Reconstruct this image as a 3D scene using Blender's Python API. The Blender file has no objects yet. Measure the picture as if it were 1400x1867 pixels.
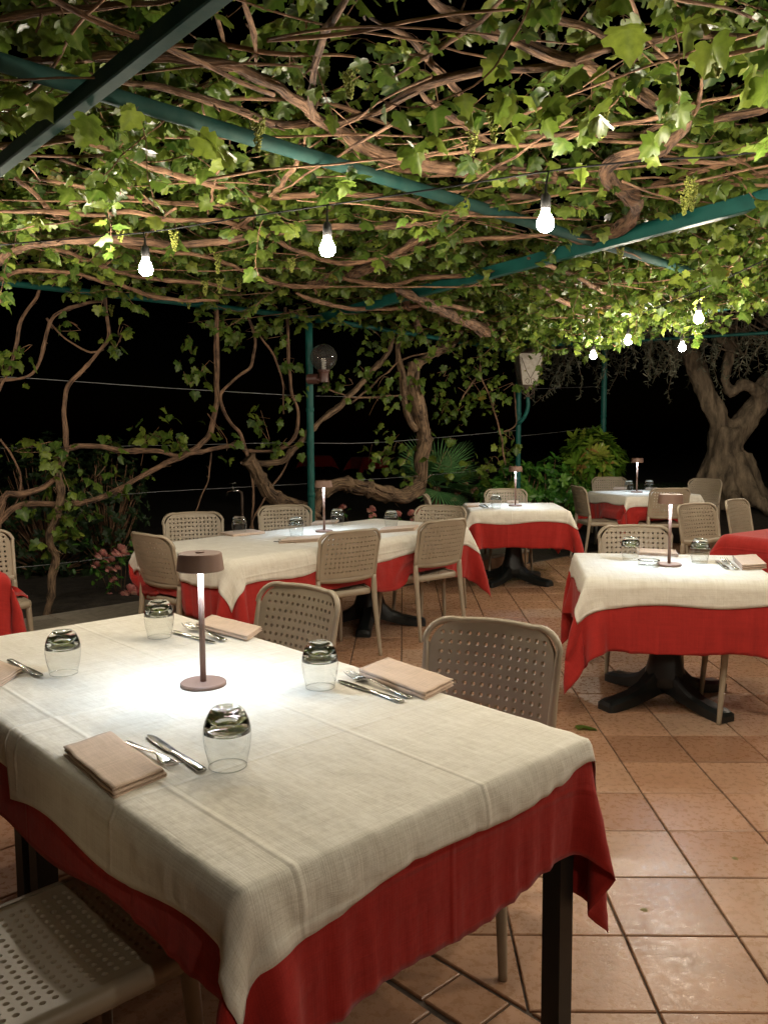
import bpy, math, random
import numpy as np
from mathutils import Vector, Matrix, noise
from bisect import bisect_left
random.seed(7); RND = np.random.RandomState(7)
S = bpy.context.scene; COL = S.collection
PI = math.pi

# ------------------------------------------------------------------ camera
H = 1.475; FPX = 1535.0
PITCH = math.atan(143.5 / FPX); YAW = math.atan(35 / FPX); ROLL = math.radians(0.35)
cf = Vector((-math.sin(YAW) * math.cos(PITCH), math.cos(YAW) * math.cos(PITCH), -math.sin(PITCH)))
cr = cf.cross(Vector((0, 0, 1))).normalized(); cu = cr.cross(cf)
cc, cs = math.cos(ROLL), math.sin(ROLL)
cr, cu = cc * cr - cs * cu, cs * cr + cc * cu
cam = bpy.data.cameras.new("camera"); camo = bpy.data.objects.new("camera", cam); COL.objects.link(camo)
m = Matrix((cr, cu, -cf)).transposed().to_4x4(); m.translation = (0, 0, H); camo.matrix_world = m
cam.sensor_fit = 'VERTICAL'; cam.sensor_height = 36; cam.lens = FPX / 1867 * 36
cam.clip_start = .05; cam.clip_end = 300
S.camera = camo

def ray(x, y): return cf + cr * ((x - 700) / FPX) - cu * ((y - 933.5) / FPX)
def at(x, y, z):                       # point of the photo at height z
    d = ray(x, y); t = (z - H) / d.z
    return Vector((d.x * t, d.y * t, z))
def atY(x, y, Y):                      # point of the photo at distance Y
    d = ray(x, y); t = Y / d.y
    return Vector((d.x * t, Y, H + d.z * t))
def onC(x, y, off=8.9):                # point of the photo on the upright plane Y = X + off (along the kerb)
    d = ray(x, y); t = off / (d.y - d.x)
    return Vector((d.x * t, d.y * t, H + d.z * t))

# ------------------------------------------------------------------ world and exposure: night
W = bpy.data.worlds.new("World"); S.world = W; W.use_nodes = True
wn = W.node_tree.nodes; sky = wn.new('ShaderNodeTexSky'); sky.sky_type = 'NISHITA'; sky.sun_disc = False
sky.sun_elevation = math.radians(-8); sky.sun_rotation = 0
W.node_tree.links.new(sky.outputs[0], wn['Background'].inputs[0]); wn['Background'].inputs[1].default_value = .02
S.view_settings.view_transform = 'Standard'; S.view_settings.look = 'None'
S.view_settings.exposure = 0.52; S.view_settings.gamma = 1
S.render.engine = 'CYCLES'
S.cycles.use_denoising = True; S.cycles.max_bounces = 8; S.cycles.transparent_max_bounces = 12
S.cycles.caustics_reflective = False; S.cycles.caustics_refractive = False
S.cycles.sample_clamp_indirect = 4
BULB_W = 610.0; BULB_COL = (1.0, .87, .70); LAMP_W = 250.0; LAMP_COL = (.58, .77, 1.0)

# ------------------------------------------------------------------ materials
def mat(name, col, rough=.5, metal=0, **kw):
    M = bpy.data.materials.new(name); M.use_nodes = True
    b = M.node_tree.nodes['Principled BSDF']
    b.inputs['Base Color'].default_value = (*col, 1); b.inputs['Roughness'].default_value = rough; b.inputs['Metallic'].default_value = metal
    for k, v in kw.items(): b.inputs[k.replace('_', ' ')].default_value = v
    return M
def N(M, t, **kw):
    n = M.node_tree.nodes.new(t)
    for k, v in kw.items():
        if k.startswith('i_'): n.inputs[k[2:].replace('_', ' ')].default_value = v
        else: setattr(n, k, v)
    return n
def L(M, a, b): M.node_tree.links.new(a, b)
def ramp(M, fac, stops):
    r = N(M, 'ShaderNodeValToRGB'); e = r.color_ramp.elements
    while len(e) < len(stops): e.new(.5)
    for q, (p, c) in zip(e, stops): q.position = p; q.color = (*c, 1)
    L(M, fac, r.inputs[0]); return r.outputs[0]
def mapped(M, scale, src='Object'):
    tc = N(M, 'ShaderNodeTexCoord'); mp = N(M, 'ShaderNodeMapping'); mp.inputs['Scale'].default_value = scale
    L(M, tc.outputs[src], mp.inputs[0]); return mp.outputs[0]
def noise_t(M, vec, scale, detail=4, rough=.55):
    n = N(M, 'ShaderNodeTexNoise'); n.inputs['Scale'].default_value = scale; n.inputs['Detail'].default_value = detail
    n.inputs['Roughness'].default_value = rough
    if vec: L(M, vec, n.inputs['Vector'])
    return n.outputs['Fac']
def math_n(M, op, a, b=None, c=None):
    n = N(M, 'ShaderNodeMath'); n.operation = op
    for i, v in enumerate((a, b, c)):
        if v is None: continue
        if isinstance(v, (int, float)): n.inputs[i].default_value = v
        else: L(M, v, n.inputs[i])
    return n.outputs[0]
def bump(M, h, strength, dist=.01):
    b = N(M, 'ShaderNodeBump'); b.inputs['Strength'].default_value = strength; b.inputs['Distance'].default_value = dist
    L(M, h, b.inputs['Height']); L(M, b.outputs[0], M.node_tree.nodes['Principled BSDF'].inputs['Normal'])
def setc(M, out, inp='Base Color'): L(M, out, M.node_tree.nodes['Principled BSDF'].inputs[inp])
def mottled(name, c1, c2, scale, rough=.6, bstr=.2, bdist=.005, sc=(1, 1, 1), metal=0, **kw):
    M = mat(name, c1, rough, metal, **kw); v = mapped(M, sc); f = noise_t(M, v, scale, 6, .65)
    setc(M, ramp(M, f, [(.3, c1), (.7, c2)])); bump(M, f, bstr, bdist); return M

m_plastic = mat('chair_plastic', (.30, .245, .175), .42)
f = noise_t(m_plastic, mapped(m_plastic, (1, 1, 1)), 6, 5); setc(m_plastic, ramp(m_plastic, f, [(.3, (.305, .25, .175)), (.7, (.375, .31, .222))]))
f = noise_t(m_plastic, mapped(m_plastic, (1, 1, 1)), 420, 2); bump(m_plastic, f, .12, .002)

def cloth_mat(name, c1, c2, crease, wstr=1.0, sheen=.2):
    M = mat(name, c1, .9, 0, Specular_IOR_Level=.15, Sheen_Weight=sheen)
    uv = N(M, 'ShaderNodeTexCoord').outputs['UV']
    def mp(s):
        q = N(M, 'ShaderNodeMapping'); q.inputs['Scale'].default_value = s; L(M, uv, q.inputs[0]); return q.outputs[0]
    a = noise_t(M, mp((6, 330, 1)), 1, 3, .7); b = noise_t(M, mp((330, 6, 1)), 1, 3, .7)
    a2 = noise_t(M, mp((3, 60, 1)), 1, 2); b2 = noise_t(M, mp((60, 3, 1)), 1, 2)
    w = math_n(M, 'ADD', a, b); w2 = math_n(M, 'ADD', a2, b2); iso = noise_t(M, mp((420, 420, 1)), 1, 2)
    t = math_n(M, 'ADD', math_n(M, 'ADD', math_n(M, 'MULTIPLY', w, .25), math_n(M, 'MULTIPLY', iso, .30)), math_n(M, 'MULTIPLY', w2, .10))
    hm = N(M, 'ShaderNodeAttribute', attribute_name='hem').outputs['Fac']; spot = noise_t(M, mp((14, 14, 1)), 1, 6, .75)
    t = math_n(M, 'ADD', t, math_n(M, 'MULTIPLY', hm, .05)); t = math_n(M, 'ADD', t, math_n(M, 'MULTIPLY', math_n(M, 'SUBTRACT', spot, .5), .22))
    setc(M, ramp(M, t, [(.28, tuple(q * .8 for q in c2)), (.43, c2), (.56, c1)]))
    hgt = math_n(M, 'ADD', math_n(M, 'MULTIPLY', w, .5 * wstr), math_n(M, 'MULTIPLY', hm, .8))
    if crease:
        sx = N(M, 'ShaderNodeSeparateXYZ'); L(M, uv, sx.inputs[0])
        for ax, per, off in ((0, crease[0], crease[2]), (1, crease[1], crease[3])):
            d = math_n(M, 'PINGPONG', math_n(M, 'ADD', sx.outputs[ax], 50 * per * 2 + off), per)
            n = N(M, 'ShaderNodeMapRange'); n.interpolation_type = 'SMOOTHSTEP'; L(M, d, n.inputs[0])
            n.inputs[1].default_value = 0; n.inputs[2].default_value = .011; n.inputs[3].default_value = 1.7; n.inputs[4].default_value = 0
            hgt = math_n(M, 'ADD', hgt, n.outputs[0])
        big = noise_t(M, mp((4, 4, 1)), 1, 4, .6); hgt = math_n(M, 'ADD', hgt, math_n(M, 'MULTIPLY', big, 13.0))
    bump(M, hgt, .55, .0022); return M
m_white = cloth_mat('linen_cream', (.78, .748, .655), (.63, .585, .485), (.26, .24, .08, .10))
m_red = cloth_mat('cotton_red', (.41, .028, .022), (.31, .020, .016), (.5, .5, .12, .0), .9, .15)
m_napkin = cloth_mat('napkin_linen', (.66, .50, .38), (.50, .37, .27), None, 1.1)

m_black = mottled('black_iron', (.006, .008, .008), (.012, .016, .015), 14, .42, .35, .004)
m_blackwood = mottled('black_post', (.006, .007, .006), (.011, .012, .010), 10, .5, .2, .003)
m_teal = mottled('green_paint', (.005, .068, .058), (.010, .10, .082), 7, .5, .3, .003, Specular_IOR_Level=.3)
m_teal_old = mottled('worn_green_paint', (.006, .045, .040), (.028, .066, .053), 9, .75, .5, .004, Specular_IOR_Level=.15)
m_lampm = mat('lamp_metal', (.20, .118, .086), .5, .1)
m_bulb = bpy.data.materials.new('bulb_glow'); m_bulb.use_nodes = True
def emis(M, col, st):
    nt = M.node_tree; nt.nodes.clear(); e = nt.nodes.new('ShaderNodeEmission'); e.inputs[0].default_value = (*col, 1); e.inputs[1].default_value = st
    o = nt.nodes.new('ShaderNodeOutputMaterial'); nt.links.new(e.outputs[0], o.inputs[0])
emis(m_bulb, BULB_COL, BULB_W)
m_led = bpy.data.materials.new('led_glow'); m_led.use_nodes = True; emis(m_led, LAMP_COL, LAMP_W)
m_rubber = mat('black_rubber', (.012, .012, .012), .55)
m_steel = mat('cutlery_steel', (.62, .60, .56), .16, 1)
f = noise_t(m_steel, mapped(m_steel, (1, 1, 1)), 60, 3); setc(m_steel, ramp(m_steel, f, [(.3, (.14, .14, .14)), (.7, (.24, .24, .24))]), 'Roughness')
# thin glass wall: clear sheet with mirror reflections that grow towards its edges
m_glass = bpy.data.materials.new('thin_glass'); m_glass.use_nodes = True
nt = m_glass.node_tree; nt.nodes.clear()
tr = nt.nodes.new('ShaderNodeBsdfTransparent'); tr.inputs[0].default_value = (.96, .97, .965, 1)
gl = nt.nodes.new('ShaderNodeBsdfGlossy'); gl.inputs['Roughness'].default_value = .02
fr = nt.nodes.new('ShaderNodeFresnel'); ge = nt.nodes.new('ShaderNodeNewGeometry'); io = nt.nodes.new('ShaderNodeMath'); io.operation = 'MULTIPLY_ADD'; io.inputs[1].default_value = 1 / 1.5 - 1.5; io.inputs[2].default_value = 1.5
nt.links.new(ge.outputs['Backfacing'], io.inputs[0]); nt.links.new(io.outputs[0], fr.inputs[0])
mu = nt.nodes.new('ShaderNodeMath'); mu.operation = 'MULTIPLY_ADD'; mu.inputs[1].default_value = 1.7; mu.inputs[2].default_value = .0; mu.use_clamp = True
mx = nt.nodes.new('ShaderNodeMixShader'); ou = nt.nodes.new('ShaderNodeOutputMaterial')
for a, b in ((fr.outputs[0], mu.inputs[0]), (mu.outputs[0], mx.inputs[0]), (tr.outputs[0], mx.inputs[1]), (gl.outputs[0], mx.inputs[2]), (mx.outputs[0], ou.inputs[0])): nt.links.new(a, b)
m_thick = mat('thick_glass', (.93, .96, .94), .02, 0, Transmission_Weight=1.0, IOR=1.5)
m_globe = m_glass.copy(); nt = m_globe.node_tree; nt.nodes['Transparent BSDF'].inputs[0].default_value = (.72, .72, .72, 1)
df = nt.nodes.new('ShaderNodeBsdfDiffuse'); df.inputs[0].default_value = (.5, .48, .45, 1); ad = nt.nodes.new('ShaderNodeMixShader'); ad.inputs[0].default_value = .05
nt.links.new(nt.nodes['Mix Shader'].outputs[0], ad.inputs[1]); nt.links.new(df.outputs[0], ad.inputs[2]); nt.links.new(ad.outputs[0], nt.nodes['Material Output'].inputs[0])

def bark_mat(name, dark, light, sy=14):
    M = mat(name, dark, .85); uv = N(M, 'ShaderNodeTexCoord').outputs['UV']
    q = N(M, 'ShaderNodeMapping'); q.inputs['Scale'].default_value = (9, sy, 1); L(M, uv, q.inputs[0])
    # uv.x runs round the stem, uv.y along it in metres
    q.inputs['Scale'].default_value = (70, 7, 1)
    a = noise_t(M, q.outputs[0], 1, 5, .7); b = noise_t(M, mapped(M, (1, 1, 1)), 9, 3)
    t = math_n(M, 'ADD', math_n(M, 'MULTIPLY', a, .7), math_n(M, 'MULTIPLY', b, .3))
    setc(M, ramp(M, t, [(.41, tuple(x * .6 for x in dark)), (.5, tuple((x * 1.2 + y) / 2.2 for x, y in zip(dark, light))), (.60, light)])); bump(M, a, 1.0, .016); return M
m_vine = bark_mat('vine_bark', (.05, .025, .014), (.30, .175, .10))
m_vine_old = bark_mat('old_vine_bark', (.045, .024, .012), (.27, .175, .098))
m_twig = bark_mat('young_cane', (.12, .055, .028), (.40, .235, .13))
m_olive = mottled('olive_bark', (.05, .038, .025), (.34, .26, .17), 9, .9, 1.0, .06, (1, 1, .3))
m_soil = mottled('garden_soil', (.018, .013, .009), (.045, .035, .022), 12, .95, .8, .03)
m_stone = mottled('curb_stone', (.20, .17, .13), (.32, .28, .22), 22, .85, .4, .006)
m_brick = mottled('riser_tile', (.30, .16, .085), (.42, .25, .14), 8, .7, .3, .004)
m_grout = mottled('grout', (.06, .046, .034), (.13, .10, .078), 30, .9, .6, .005)
m_iron = mottled('rusty_iron', (.05, .032, .022), (.13, .09, .065), 25, .7, .4, .004)
m_brown = mottled('brown_enamel', (.07, .03, .022), (.10, .045, .034), 12, .4, .1, .002)
m_chrome = mat('tap_chrome', (.6, .6, .58), .2, 1)
m_wire = mat('galvanised_wire', (.34, .34, .35), .5, .6)
m_wire_blk = mat('black_cable', (.012, .012, .012), .9, 0, Specular_IOR_Level=.1)
m_cfl = mat('cfl_tube', (.8, .78, .7), .3)
m_wood = mottled('table_wood', (.18, .10, .05), (.24, .14, .07), 8, .5, .1, .002, (1, 8, 1))
m_frost = mottled('dusty_pane', (.30, .27, .22), (.50, .47, .40), 30, .45, .3, .003)

m_tile = mat('terracotta_tile', (.36, .17, .08), .3, 0, Specular_IOR_Level=.45)
at_n = N(m_tile, 'ShaderNodeAttribute', attribute_name='tv')
gv = mapped(m_tile, (1, 1, 1)); big = noise_t(m_tile, gv, 5, 5, .6); fine = noise_t(m_tile, gv, 38, 6, .7)
base = ramp(m_tile, at_n.outputs['Fac'], [(0, (.29, .155, .088)), (.35, (.385, .212, .122)), (.7, (.42, .24, .145)), (1, (.41, .265, .175))])
mot = ramp(m_tile, math_n(m_tile, 'ADD', math_n(m_tile, 'MULTIPLY', big, .65), math_n(m_tile, 'MULTIPLY', fine, .35)), [(.30, (.82, .79, .76)), (.5, (1, 1, 1)), (.70, (1.12, 1.11, 1.10))])
mm = N(m_tile, 'ShaderNodeMix', data_type='RGBA', blend_type='MULTIPLY'); mm.inputs[0].default_value = 1
L(m_tile, base, mm.inputs[6]); L(m_tile, mot, mm.inputs[7]); setc(m_tile, mm.outputs[2])
setc(m_tile, ramp(m_tile, fine, [(.35, (.18, .18, .18)), (.68, (.46, .46, .46))]), 'Roughness')
bump(m_tile, math_n(m_tile, 'ADD', fine, math_n(m_tile, 'MULTIPLY', big, 1.5)), .22, .004)

def leaf_mat(name, stops, trans=.35, rough=.42, vein=True):
    M = mat(name, stops[0][1], rough, 0, Specular_IOR_Level=.4)
    a = N(M, 'ShaderNodeAttribute', attribute_name='lv'); c = ramp(M, a.outputs['Fac'], stops)
    if vein:
        uv = N(M, 'ShaderNodeTexCoord').outputs['UV']; s = N(M, 'ShaderNodeSeparateXYZ'); L(M, uv, s.inputs[0])
        n = N(M, 'ShaderNodeMapRange'); L(M, s.outputs[0], n.inputs[0]); n.inputs[1].default_value = 0; n.inputs[2].default_value = .12; n.inputs[3].default_value = .55; n.inputs[4].default_value = 0
        x = N(M, 'ShaderNodeMix', data_type='RGBA'); L(M, n.outputs[0], x.inputs[0]); L(M, c, x.inputs[6]); x.inputs[7].default_value = (.20, .26, .07, 1); c = x.outputs[2]
    f = noise_t(M, mapped(M, (1, 1, 1)), 45, 3); r2 = ramp(M, f, [(.3, (.72, .74, .7)), (.7, (1.2, 1.18, 1.1))])
    x2 = N(M, 'ShaderNodeMix', data_type='RGBA', blend_type='MULTIPLY'); x2.inputs[0].default_value = 1; L(M, c, x2.inputs[6]); L(M, r2, x2.inputs[7]); c = x2.outputs[2]
    setc(M, c); bump(M, f, .3, .004)
    nt = M.node_tree; p = nt.nodes['Principled BSDF']; o = nt.nodes['Material Output']
    t = N(M, 'ShaderNodeBsdfTranslucent'); L(M, c, t.inputs[0]); mx = N(M, 'ShaderNodeMixShader'); mx.inputs[0].default_value = trans
    L(M, p.outputs[0], mx.inputs[1]); L(M, t.outputs[0], mx.inputs[2]); L(M, mx.outputs[0], o.inputs[0]); return M
m_leaf = leaf_mat('vine_leaf', [(0, (.034, .074, .012)), (.4, (.085, .150, .022)), (.75, (.18, .245, .036)), (.965, (.24, .30, .05)), (1, (.24, .19, .035))])
m_laurel = leaf_mat('laurel_leaf', [(0, (.07, .18, .02)), (.4, (.14, .28, .03)), (.75, (.28, .38, .05)), (.97, (.38, .38, .08)), (1, (.42, .24, .08))], .2, .3)
m_shrub = leaf_mat('shrub_leaf', [(0, (.03, .12, .018)), (.6, (.07, .22, .03)), (1, (.14, .30, .045))], .25, .35)
m_hedge = leaf_mat('hedge_leaf', [(0, (.014, .035, .012)), (1, (.035, .065, .022))], .15, .5, False)
m_palm = leaf_mat('palm_blade', [(0, (.08, .22, .08)), (1, (.17, .34, .13))], .2, .4, False)
m_oleaf = leaf_mat('olive_leaf', [(0, (.08, .09, .06)), (1, (.22, .23, .17))], .15, .5, False)
m_grass = leaf_mat('grass_blade', [(0, (.012, .03, .008)), (1, (.03, .06, .015))], .2, .6, False)
m_flower = leaf_mat('vine_flower', [(0, (.16, .20, .03)), (1, (.34, .36, .08))], .3, .7, False)
m_pink = leaf_mat('pink_petal', [(0, (.75, .30, .29)), (.6, (.85, .42, .40)), (1, (.90, .58, .50))], .3, .6, False)

# ------------------------------------------------------------------ helpers
def tag(o, label, cat, group=None, kind=None):
    if kind: o['kind'] = kind
    if label: o['label'] = label
    if cat: o['category'] = cat
    if group: o['group'] = group
    return o
def thing(name, label, cat, loc=(0, 0, 0), rz=0, group=None):
    o = bpy.data.objects.new(name, None); COL.objects.link(o); o.location = loc; o.rotation_euler = (0, 0, rz)
    o.empty_display_size = .1
    return tag(o, label, cat, group)
class MB:
    def __init__(s): s.v = []; s.f = []; s.uv = []; s.a = []; s.n = 0; s.mi = []
    def add(s, vs, fs, uvs=None, a=0.0, mi=0):
        n = s.n; s.v.extend([tuple(v) for v in vs]); s.n += len(vs)
        for k, f in enumerate(fs):
            s.f.append(tuple(n + i for i in f)); s.a.append(a); s.mi.append(mi)
            s.uv.append([uvs[i] for i in f] if uvs is not None and not callable(uvs) else [(0, 0)] * len(f))
    def mesh(s, name, mats, smooth=True, attr=None):
        me = bpy.data.meshes.new(name); me.from_pydata(s.v, [], s.f)
        u = me.uv_layers.new(name='UVMap'); flat = np.array([c for f in s.uv for p in f for c in p[:2]], dtype=np.float32)
        u.data.foreach_set('uv', flat)
        for M in (mats if isinstance(mats, (list, tuple)) else [mats]): me.materials.append(M)
        if attr: t = me.attributes.new(attr, 'FLOAT', 'FACE'); t.data.foreach_set('value', np.array(s.a, dtype=np.float32))
        if any(s.mi): me.polygons.foreach_set('material_index', s.mi)
        if smooth: me.shade_smooth()
        me.update(); return me
    def build(s, name, mats, parent=None, smooth=True, attr=None, auto=None):
        me = s.mesh(name, mats, smooth, attr); o = bpy.data.objects.new(name, me); COL.objects.link(o)
        if parent: o.parent = parent
        if auto is not None: sharp(me, auto)
        return o
    def box(s, x0, x1, y0, y1, z0, z1, bev=0.0, M=None):
        b = bev; vs = []
        if b <= 0:
            vs = [(x, y, z) for z in (z0, z1) for y in (y0, y1) for x in (x0, x1)]
            fs = [(0, 2, 3, 1), (4, 5, 7, 6), (0, 1, 5, 4), (2, 6, 7, 3), (0, 4, 6, 2), (1, 3, 7, 5)]
        else:
            rings = []
            for z, i in ((z0, b), (z0 + b, 0), (z1 - b, 0), (z1, b)):
                rings.append([(x0 + i, y0 + i + 0, z), (x1 - i, y0 + i, z), (x1 - i, y1 - i, z), (x0 + i, y1 - i, z)])
            vs = [p for r in rings for p in r]; fs = [(3, 2, 1, 0), (12, 13, 14, 15)]
            for r in range(3):
                for k in range(4): fs.append((r * 4 + k, r * 4 + (k + 1) % 4, r * 4 + 4 + (k + 1) % 4, r * 4 + 4 + k))
        if M is not None: vs = [M @ Vector(v) for v in vs]
        s.add(vs, fs)
    def lathe(s, prof, n=24, c=(0, 0, 0), M=None, close=True):
        vs = []; fs = []; uv = []
        for j, (r, z) in enumerate(prof):
            for i in range(n): a = 2 * PI * i / n; vs.append(Vector((c[0] + r * math.cos(a), c[1] + r * math.sin(a), c[2] + z)))
        for j in range(len(prof) - 1):
            for i in range(n): fs.append((j * n + i, j * n + (i + 1) % n, (j + 1) * n + (i + 1) % n, (j + 1) * n + i))
        if close:
            if prof[0][0] > 1e-5: fs.append(tuple(reversed(range(n))))
            if prof[-1][0] > 1e-5: fs.append(tuple((len(prof) - 1) * n + i for i in range(n)))
        if M is not None: vs = [M @ v for v in vs]
        s.add(vs, fs)
    def tube(s, pts, rad, n=8, rough=0.0, cap=True, seed=0):
        pts = [Vector(p) for p in pts]; k = len(pts)
        if not hasattr(rad, '__len__'): rad = [rad] * k
        t0 = (pts[1] - pts[0]).normalized(); up = Vector((0, 0, 1)) if abs(t0.z) < .9 else Vector((1, 0, 0))
        a = t0.cross(up).normalized(); vs = []; uv = []; d = 0
        for i, p in enumerate(pts):
            t = (pts[min(i + 1, k - 1)] - pts[max(i - 1, 0)]).normalized()
            a = (a - t * a.dot(t)); a = a.normalized() if a.length > 1e-6 else t.orthogonal().normalized()
            b = t.cross(a)
            if i: d += (p - pts[i - 1]).length
            for j in range(n):
                th = 2 * PI * j / n; r = rad[i]
                if rough: r *= 1 + rough * noise.noise(Vector((math.cos(th) * 2.2 + seed, math.sin(th) * 2.2, d * 3.2 + seed * 7))) + .45 * rough * noise.noise(Vector((math.cos(th) * 6 + seed, math.sin(th) * 6, d * 2)))
                vs.append(p + (a * math.cos(th) + b * math.sin(th)) * r); uv.append((rad[i] * 6.28 * (j if j <= n / 2 else n - j) / n, d))
        fs = [(i * n + j, i * n + (j + 1) % n, (i + 1) * n + (j + 1) % n, (i + 1) * n + j) for i in range(k - 1) for j in range(n)]
        if cap: fs += [tuple(reversed(range(n))), tuple((k - 1) * n + j for j in range(n))]
        s.add(vs, fs, uv)
def sharp(me, deg):
    ang = math.radians(deg); import bmesh
    bm = bmesh.new(); bm.from_mesh(me)
    for e in bm.edges: e.smooth = not (len(e.link_faces) == 2 and e.calc_face_angle(0) > ang)
    bm.to_mesh(me); bm.free()
def spline(pts, step=.05, rad=None):
    """Catmull-Rom through pts; rad (list) is carried along."""
    P = [Vector(p) for p in pts]; out = []; rr = []
    for i in range(len(P) - 1):
        a, b, c, d = P[max(i - 1, 0)], P[i], P[i + 1], P[min(i + 2, len(P) - 1)]
        n = max(2, int((c - b).length / step))
        for k in range(n):
            t = k / n; out.append(.5 * ((2 * b) + (c - a) * t + (2 * a - 5 * b + 4 * c - d) * t * t + (3 * b - a - 3 * c + d) * t ** 3))
            if rad: rr.append(rad[i] * (1 - t) + rad[i + 1] * t)
    out.append(P[-1])
    if rad: rr.append(rad[-1]); return out, rr
    return out
def copy_tree(o, loc, rz, label=None, group=None):
    c = o.copy(); COL.objects.link(c); c.location = loc; c.rotation_euler = (0, 0, rz)
    if label: c['label'] = label
    if group: c['group'] = group
    for ch in o.children:
        d = ch.copy(); COL.objects.link(d); d.parent = c
        for g in ch.children:
            e = g.copy(); COL.objects.link(e); e.parent = d
    return c

# ------------------------------------------------------------------ the ground and the tiled floor
def garden_h(x, y):
    d = (y - x - 8.85) / 1.414          # beyond the kerb
    h = -.06
    if d > -.12: h = -.06 + .17 * min(1, (d + .12) / .1)
    e = max(0, (y - 10.6) / 3.0) if x > 1.5 else 0
    if x > 1.5: h = max(h if d > .3 else -.06, -.06) if d < .0 else h; h = max(h, -.06 + .55 * min(1, e) ** 1.4)
    return h + .02 * noise.noise(Vector((x * 1.3, y * 1.3, 0)))
g = MB(); xs = np.concatenate([np.linspace(-60, -6, 10), np.linspace(-5.5, 9, 59), np.linspace(12, 60, 8)]); ys = np.concatenate([np.linspace(-30, -3, 6), np.linspace(-2.5, 18, 83), np.linspace(22, 90, 10)])
vs = [(x, y, garden_h(x, y)) for y in ys for x in xs]; nx = len(xs)
g.add(vs, [(j * nx + i, j * nx + i + 1, (j + 1) * nx + i + 1, (j + 1) * nx + i) for j in range(len(ys) - 1) for i in range(nx - 1)])
tag(g.build('garden_ground', m_soil), None, None, kind='structure')

def clip(poly, a, b, c):               # keep a*x+b*y <= c
    out = []
    for i in range(len(poly)):
        p, q = poly[i], poly[(i + 1) % len(poly)]; dp = a * p[0] + b * p[1] - c; dq = a * q[0] + b * q[1] - c
        if dp <= 0: out.append(p)
        if dp * dq < 0: t = dp / (dp - dq); out.append((p[0] + (q[0] - p[0]) * t, p[1] + (q[1] - p[1]) * t))
    return out
def inset(poly, d):
    cx = sum(p[0] for p in poly) / len(poly); cy = sum(p[1] for p in poly) / len(poly); q = poly
    for i in range(len(poly)):
        p0, p1 = poly[i], poly[(i + 1) % len(poly)]; ex, ey = p1[0] - p0[0], p1[1] - p0[1]; l = math.hypot(ex, ey)
        if l < 1e-4: continue
        nx_, ny_ = ey / l, -ex / l
        if nx_ * (cx - p0[0]) + ny_ * (cy - p0[1]) > 0: nx_, ny_ = -nx_, -ny_
        q = clip(q, nx_, ny_, nx_ * p0[0] + ny_ * p0[1] - d)
        if len(q) < 3: return None
    return q
def tile(mb, poly):
    a = inset(poly, .0036); 
    if not a: return
    b = inset(a, .003)
    if not b or len(b) != len(a): return
    dz = random.uniform(-.0008, .0008); n = len(a); tx, ty = random.uniform(-.0025, .0025), random.uniform(-.0025, .0025)
    cx, cy = a[0]
    zt = lambda p: dz + (p[0] - cx) * tx + (p[1] - cy) * ty
    vs = [(p[0], p[1], -.012) for p in a] + [(p[0], p[1], zt(p) - .0025) for p in a] + [(p[0], p[1], zt(p)) for p in b]
    fs = [tuple(2 * n + i for i in range(n))]
    for k in (0, 1): fs += [(k * n + i, k * n + (i + 1) % n, (k + 1) * n + (i + 1) % n, (k + 1) * n + i) for i in range(n)]
    mb.add(vs, fs, a=random.random())
KO = 8.04                               # kerb foot: Y = X + KO
fl = MB(); T = .33
for i in range(-20, 26):
    for j in range(-8, 40):
        x0 = -.015 + T * i; y0 = 2.04 + T * (j - 6) - .005
        p = [(x0, y0), (x0 + T, y0), (x0 + T, y0 + T), (x0, y0 + T)]
        p = clip(p, -1, 1, KO)
        if len(p) > 2: p = clip(p, -1, -1, -2.35)
        if len(p) > 2: p = clip(p, -.5, 1, 11.6)
        if len(p) > 2: tile(fl, p)
r2 = math.sqrt(2)
def rot45(u, v): return ((u - v) / r2, (u + v) / r2)
for k in range(-40, 40):                # small tiles of the diagonal band
    v0 = .168 * k - 1.8 / r2 + .02; p = [rot45(*q) for q in ((2.12 / r2, v0), (2.34 / r2, v0), (2.34 / r2, v0 + .168), (2.12 / r2, v0 + .168))]
    p = clip(p, -1, 1, KO)
    if len(p) > 2: tile(fl, p)
for i in range(0, 14):
    for k in range(-16, 16):
        u1 = 2.10 / r2 - T * i; v0 = T * k + .07
        p = [rot45(*q) for q in ((u1 - T, v0), (u1, v0), (u1, v0 + T), (u1 - T, v0 + T))]; p = clip(p, -1, 1, KO)
        if len(p) > 2: tile(fl, p)
tag(fl.build('floor', m_tile, None, False, 'tv'), None, None, kind='structure')
gr = MB(); pol = [(-6.6, -4), (9, -4), (9, 16), (-6.6, 16)]
pol = clip(pol, -1, 1, KO + .1); pol = clip(pol, -.5, 1, 11.6)
gr.add([(p[0], p[1], -.008) for p in pol] + [(p[0], p[1], -.05) for p in pol], [tuple(range(len(pol)))] + [(i, i + len(pol), (i + 1) % len(pol) + len(pol), (i + 1) % len(pol)) for i in range(len(pol))])
tag(gr.build('floor_grout', m_grout, None, False), None, None, kind='structure')

# kerb: low wall with a stone cap and a tiled riser, along the 45 degree edge
kc = thing('low_garden_curb', 'low garden wall with a grey stone cap and tiled riser along the patio edge', 'curb', (-4.2, -4.2 + KO + .07, 0), PI / 4)
b = MB(); ln = 7.95
for k in range(9): b.box(k * ln / 9 + .002, (k + 1) * ln / 9 - .002, -.02, .44, .118, .15, .004)
b.build('cap', m_stone, kc, True, auto=30)
b = MB()
for k in range(24): b.box(k * ln / 24 + .003, (k + 1) * ln / 24 - .003, 0, .03, 0, .116, .003)
b.build('riser', m_brick, kc, True, auto=30)
b = MB(); b.box(0, ln, .031, .42, -.03, .1165); b.build('core', m_grout, kc, False)

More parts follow.
